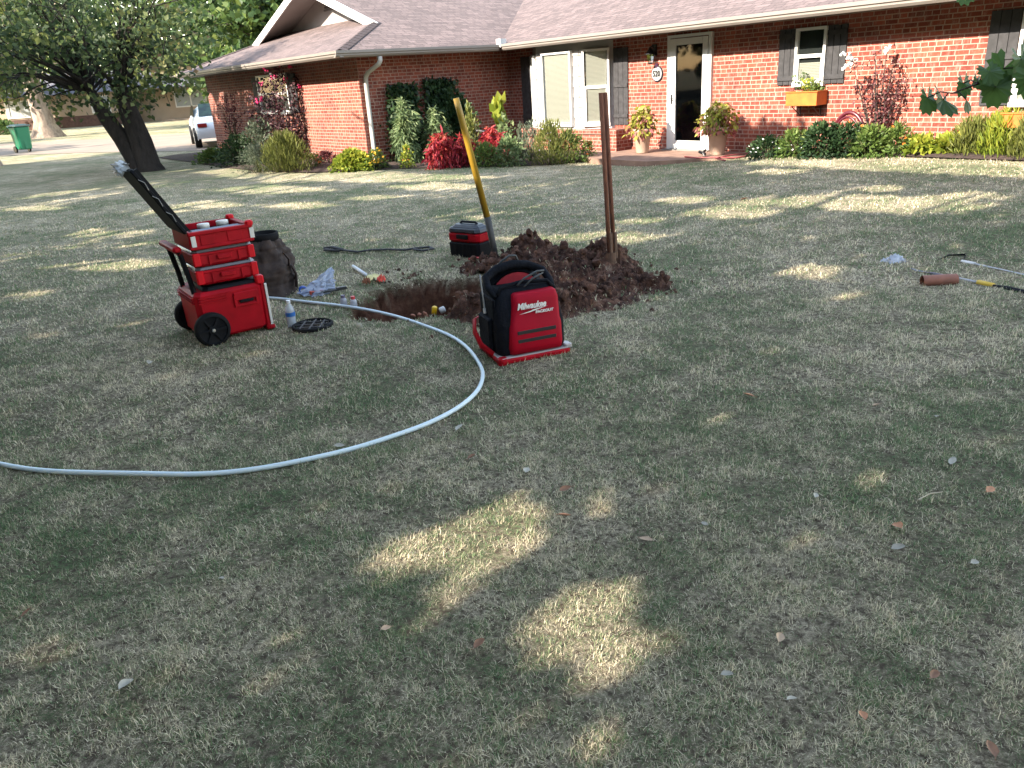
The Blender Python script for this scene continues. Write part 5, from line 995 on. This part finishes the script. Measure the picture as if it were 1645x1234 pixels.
def blob(name, px, py, m, label, cat, rx=.04, ry=.04, h=.03, seed=1., rz=0., z=0., n=12, group=None):
    x, y = gp(px, py); o = crumple((0, 0, 0), rx, ry, h, n, .6, seed).build(name, m, None, True); o.location = (x, y, z+.012); o.rotation_euler = (0, 0, rz); tag(o, label, cat, group); return o
# plastic bag standing up to a tip
x, y = gp(508, 473); tipv = np.array([.14, .10, .20]); b = MB(); v = []; n = 26
for j in range(14):
    q = j/13
    for i in range(n):
        a = 2*math.pi*i/n; r = (1-q)**.75; f = 1+.30*math.sin(a*4+q*3)+.9*noise.noise(Vector((i*.45, j*.6, 2))); v.append((tipv[0]*q+.115*r*f*math.cos(a), tipv[1]*q+.09*r*f*math.sin(a), .005+tipv[2]*q+.02*noise.noise(Vector((i*.9, j, 5)))*(1-q)))
b.add(v, [(j*n+i, j*n+(i+1) % n, (j+1)*n+(i+1) % n, (j+1)*n+i) for j in range(13) for i in range(n)]); o = b.build('plastic_bag', FILM, None, False); o.location = (x, y, 0); tag(o, 'crumpled bluish clear plastic bag on the grass left of the hole', 'plastic bag')
x, y = gp(488, 474); b = MB(); b.lathe([(.022, -.02), (.036, -.02), (.036, .02), (.022, .02), (.022, -.02)], (0, 0, .036), 18, euler(math.pi/2), cap=False); o = b.build('tape_roll', mat('tape_blue', (.02, .09, .42), .4), None, True); o.location = (x, y, .005); o.rotation_euler = (0, 0, .3); tag(o, 'roll of blue tape at the foot of the plastic bag', 'tape roll')
x, y = gp(508, 475); b = MB(); b.box((0, 0, .025), (.10, .03, .03), euler(0, .1, 0), .006); b.box((.05, 0, .03), (.03, .035, .04), None, .006); o = b.build('pipe_cutter', mat('cutter_red', (.5, .07, .04), .4)); o.location = (x, y, .0); o.rotation_euler = (0, 0, .3); tag(o, 'small red and black pipe cutter between tape and bag', 'cutter')
x, y = gp(530, 473); b = MB(); b.tube([(-.14, -.01, .025), (0, 0, .03), (.13, .03, .03)], .010, 6); b.tube([(-.02, .04, .025), (.05, .02, .03), (.13, .035, .035)], .011, 6); b.box((.10, .03, .035), (.09, .035, .025), euler(0, 0, .2), .006); o = b.build('pliers', mat('plier_dark', (.03, .03, .033), .4)); o.location = (x, y, 0); o.rotation_euler = (0, 0, .2); tag(o, 'long dark pliers lying on the grass right of the plastic bag', 'pliers')
for i, (px, py, rz0) in enumerate(((553, 492, .1), (569, 494, -.3))):
    x, y = gp(px, py); t = empty('small_bottle', (x, y, 0), rz0, ['small clear bottle with dark cap lying at the edge of the dig', 'small clear bottle with red cap beside its twin'][i], 'bottle', 'small bottles left of the hole')
    b = MB(); b.lathe([(.022, 0), (.027, .005), (.027, .055), (.014, .07)], seg=14); b.build('body', mat('small_clear', (.45, .46, .52), .15, alpha=.75), t, True); b = MB(); b.lathe([(.016, .068), (.017, .09)], seg=12); b.build('cap', mat('cap_red', (.6, .05, .06), .4) if i else mat('cap_dark', (.12, .10, .16), .5), t)
x, y = gp(568, 433); x2, y2 = gp(590, 448); b = MB(); b.tube([(0, 0, .03), (x2-x, y2-y, .03)], .017, 12); b.tube([(0, 0, .03), ((x-x2)*.001, (y-y2)*.001, .03)], .012, 8); o = b.build('pipe_offcut', mat('offcut_white', (.68, .69, .72), .4), None, True); o.location = (x, y, 0); tag(o, 'short white pipe offcut lying behind the hole', 'pipe offcut')
blob('paper_scrap', 601, 452, mat('pale_yellow_paper', (.50, .50, .28), .7), 'pale yellow crumpled paper at the rim of the hole', 'paper', .08, .05, .05, 3.1)
blob('marking_flag', 613, 455, mat('flag_red', (.70, .06, .03), .5), 'crumpled red orange marking flag at the rim of the hole', 'flag', .035, .04, .05, 7.1)
blob('clay_shard', 590, 458, mat('rust_clay', (.20, .07, .03), .8), 'rust brown clay shard between offcut and flag', 'shard', .03, .03, .05, 5.)
x, y = gp(578, 529); b = MB(); clod(b, (0, 0, .015), .03, .6); o = b.build('stone', mat('pale_stone', (.36, .33, .24), .8), None, True); o.location = (x, y, 0); tag(o, 'small pale stone on the grass before the pipe', 'stone')
# long strap with looped ends
STR = mat('webbing', (.03, .03, .035), .8); x, y = gp(600, 402); pts_ = [gp(q[0], q[1], .02) for q in [(520, 400), (535, 398), (550, 402), (545, 404), (522, 402)]]; pts2 = [gp(q[0], q[1], .02) for q in [(550, 402), (575, 405), (595, 402), (625, 401), (650, 402), (668, 399), (690, 397), (696, 400), (680, 403), (665, 401)]]
b = MB(); b.tube([(p[0]-x, p[1]-y, .025) for p in pts_], .026, 6, flat=.55); b.tube([(p[0]-x, p[1]-y, .022) for p in pts2], .019, 6, flat=.55); o = b.build('strap', STR, None, True); o.location = (x, y, 0); tag(o, 'long dark webbing strap with looped ends lying on the lawn', 'strap')
x, y = gp(768, 421); b = MB(); b.tube([(-.09, 0, 0), (-.02, .02, .01), (.10, .0, 0)], .008, 6); b.tube([(-.09, .03, 0), (-.02, .01, .01), (.09, -.03, 0)], .008, 6); o = b.build('pliers', mat('plier_red', (.5, .03, .03), .4), None, True); o.location = (x, y, max(moundz(x, y), 0)+.03); tag(o, 'red handled pliers lying on the turned earth by the shovel', 'pliers')
x, y = .12, 6.55; b = MB(); b.tube([(-.08, 0, 0), (0, .02, .03), (.10, .0, 0)], .009, 6); b.tube([(-.07, .05, .01), (0, .02, .03), (.09, -.04, .02)], .009, 6); o = b.build('wrench', mat('wrench_red', (.5, .02, .04), .4), None, True); o.location = (x, y, moundz(x, y)+.03); tag(o, 'red wrench lying on the heap behind the backpack', 'wrench')
# bits at the front lip of the hole
x, y = gp(697, 502); b = MB(); b.lathe([(.018, 0), (.020, .004), (.020, .055), (.014, .06)], seg=14); o = b.build('yellow_plug', mat('cap_yellow', (.75, .45, .01), .4), None, True); o.location = (x, y, -.01); o.rotation_euler = (.2, .2, 0); tag(o, 'small yellow pipe cap at the front lip of the hole', 'pipe cap')
x, y = gp(711, 502); b = MB(); b.lathe([(.02, -.02), (.024, -.015), (.024, .015), (.02, .02)], (0, 0, .02), 14, euler(0, 1.2, 0)); o = b.build('pipe_fitting', mat('fitting_white', (.6, .6, .62), .4), None, True); o.location = (x, y, .0); tag(o, 'small white pipe fitting beside the yellow cap', 'fitting')
for i, (px, py) in enumerate(((664, 508), (674, 506), (684, 507))):
    x, y = gp(px, py); b = MB(); clod(b, (0, 0, 0), (.02, .013, .024)[i], .5); o = b.build('clay_lump', mat('pink_clay', (.34, .13, .08), .8), None, True); o.location = (x, y, .005); tag(o, ['leftmost', 'middle', 'rightmost'][i]+' of three pinkish clay lumps at the lip of the hole', 'clay lump', 'clay lumps at the hole')
# ---- right hand group
blob('crushed_bottle', 1437, 427, mat('crushed_clear', (.55, .58, .66), .15, alpha=.8, spec=.9), 'crushed clear plastic bottle on the grass at the right', 'bottle', .075, .055, .06, 4.4, .2, n=14)
def polepts(q0, q1, z0=.03, z1=.03): a = gp(*q0, z0); c = gp(*q1, z1); return np.array([a[0], a[1], z0]), np.array([c[0], c[1], z1])
ALU = mat('grey_shaft', (.33, .33, .35), .4, .3)
a_, c_ = polepts((1547, 421), (1800, 478)); t = empty('garden_hoe', tuple(a_), 0, 'grey shafted hoe with black triangular head lying at the right edge', 'hoe'); pole([(0, 0, 0), tuple(c_-a_)], .014, ALU, 'shaft', t); pole([(-.01, 0, 0), tuple((c_-a_)*.09)], .019, STRIP, 'ferrule', t)
h1, h2 = np.array([*gp(1496, 423, .02), .02])-a_, np.array([*gp(1551, 413, .03), .05])-a_; b = MB(); b.tube([(0, 0, 0), h1*.5+np.array([0, 0, .0]), h1, h1*.45+h2*.55+np.array([0, .03, .02]), h2, (0, 0, 0)], .009, 6, flat=.6); b.build('head', BK, t)
a_, c_ = polepts((1541, 448), (1760, 495)); t = empty('trenching_spade', tuple(a_), 0, 'spade with grey shaft, yellow grip and black end lying beyond the brown tube', 'spade'); dd = c_-a_; pole([(0, 0, 0), tuple(dd*.16)], .012, ALU, 'shaft', t); pole([tuple(dd*.155), tuple(dd*.28)], .022, mat('grip_yellow', (.62, .40, .03), .5), 'grip', t); pole([tuple(dd*.275), tuple(dd*.31), tuple(dd*.38), tuple(dd)], [.012, .014, .022, .018], BK, 'handle', t)
h0 = np.array([*gp(1482, 437, .03), .03])-a_; b = MB(); b.tube([(0, 0, 0), h0*.5, h0*.8], .013, 6); b.add([h0*.8+np.array([0, .05, 0]), h0*.8+np.array([0, -.04, .01]), h0*1.25+np.array([0, -.03, .0]), h0*1.3+np.array([0, .04, .01])], [(0, 1, 2, 3)]); b.build('blade', mat('spade_blade', (.10, .10, .13), .4), t)
a_, c_ = polepts((1481, 452), (1536, 450), .045, .045); b = MB(); b.tube([(0, 0, 0), (c_-a_)*.5, c_-a_], [.042, .044, .046], 20, cap=False); b.tube([(0, 0, 0), c_-a_], .036, 20, cap=False); t = b.build('clay_pipe', mat('terracotta', (.22, .085, .055), .7, nscale=12, namt=.25), None, True); t.location = tuple(a_); tag(t, 'short brown terracotta pipe lying across the spade at the right', 'clay pipe')
dn = (c_-a_)/np.linalg.norm(c_-a_); b = MB(); b.tube([(c_-a_)-dn*.03, (c_-a_)+dn*.006], .022, 14); b.v = [(x, y, z-.014) for x, y, z in b.v]; b.build('wood_plug', mat('pale_wood', (.42, .34, .22), .7), t)
# ---- fallen leaves and a twig
LFM = [mat('fallen_orange', (.44, .19, .09), .7, nscale=40, namt=.3), mat('fallen_tan', (.40, .27, .17), .7, nscale=40, namt=.3), mat('fallen_pale', (.34, .31, .25), .6, nscale=40, namt=.2), mat('fallen_brown', (.22, .10, .05), .7, nscale=40, namt=.3)]
FLV = [(1203, 636, 0, .055, 'curled orange leaf right of the backpack'), (1590, 788, 0, .045, 'bright orange leaf near the right edge'), (1443, 847, 0, .05, 'thin orange brown leaf left of the twig'), (1530, 741, 2, .045, 'pale curled leaf with brown tip at the right'),
 (1443, 881, 2, .04, 'small white leaf below the thin orange one'), (907, 829, 0, .045, 'orange leaf above the sunlit patch'), (908, 786, 3, .045, 'reddish leaf in the upper sun fleck'), (1038, 868, 1, .045, 'long tan leaf right of the sunlit patch'), (770, 1036, 3, .04, 'curled red brown leaf between the sun patches'),
 (1252, 1026, 1, .04, 'tan leaf in the lower right shade'), (203, 1102, 2, .045, 'pale leaf in the lower left corner'), (738, 688, 2, .055, 'pale curled leaf inside the pipe curve'), (1386, 1152, 0, .032, 'orange leaf near the bottom right'), (1592, 1205, 3, .04, 'brown leaf in the bottom right corner'),
 (1272, 1125, 2, .03, 'small pale leaf near the bottom'), (356, 931, 2, .03, 'small pale leaf in the left foreground'), (1310, 797, 2, .03, 'small pale leaf right of the middle'), (43, 985, 3, .035, 'brown leaf at the left edge'), (846, 756, 2, .04, 'pale bent leaf above the reddish leaf'),
 (1500, 1086, 3, .035, 'brown leaf in the lower right shade'), (1132, 842, 2, .025, 'tiny pale leaf right of the long tan leaf'), (1195, 333, 3, .07, 'brown leaf on the far lawn before the porch'), (758, 735, 3, .04, 'brown leaf below the pipe curve'), (1505, 670, 2, .03, 'pale leaf in the right middle ground'),
 (545, 717, 2, .045, 'pale leaf just below the pipe'), (1408, 652, 1, .035, 'tan leaf in the right middle ground'), (1168, 1085, 2, .03, 'pale leaf in the bottom middle'), (1565, 905, 2, .03, 'pale leaf low at the right edge'), (240, 583, 2, .05, 'pale leaf left of the toolbox wheel'), (620, 1010, 1, .03, 'tan leaf below the small sun fleck')]
for px, py, mi, sz, lb in FLV:
    x, y = gp(px, py, .02); sz *= .8; b = MB(); n = 7; v = []; k = random.random()*9; cu = random.uniform(.2, .55)
    for i in range(n):
        u = i/(n-1); w = sz*.52*math.sin(math.pi*u)**.75*(1+.3*noise.noise(Vector((i*1.7, k, 0))))+.0005
        for s_ in (-1, 0, 1): v.append(((u-.5)*sz*1.5, s_*w*.8, sz*(cu*abs(s_)*1.0*w/sz*1.2+.25*cu*(2*u-1)**2)))
    b.add(v, [(3*i+j, 3*i+3+j, 3*i+4+j, 3*i+1+j) for i in range(n-1) for j in range(2)]); b.tube([(-sz*.75, 0, .002), (-sz*1.0, .004, .004)], .0012, 4); o = b.build('fallen_leaf', LFM[mi], None, True)
    o.location = (x, y, gz0(x, y)+.022); o.rotation_euler = (random.uniform(-.35, .35), random.uniform(-.3, .3), random.uniform(0, 6.28)); tag(o, lb, 'leaf', 'fallen leaves on the lawn')
a_, c_ = polepts((1475, 803), (1515, 790), .03, .035); b = MB(); b.tube([(0, 0, 0), (c_-a_)*.5+np.array([0, .006, .006]), c_-a_], [.003, .0022, .0015], 5); o = b.build('twig', mat('dry_twig', (.45, .38, .28), .8)); o.location = tuple(a_); tag(o, 'thin pale dry twig on the grass at the right', 'twig')
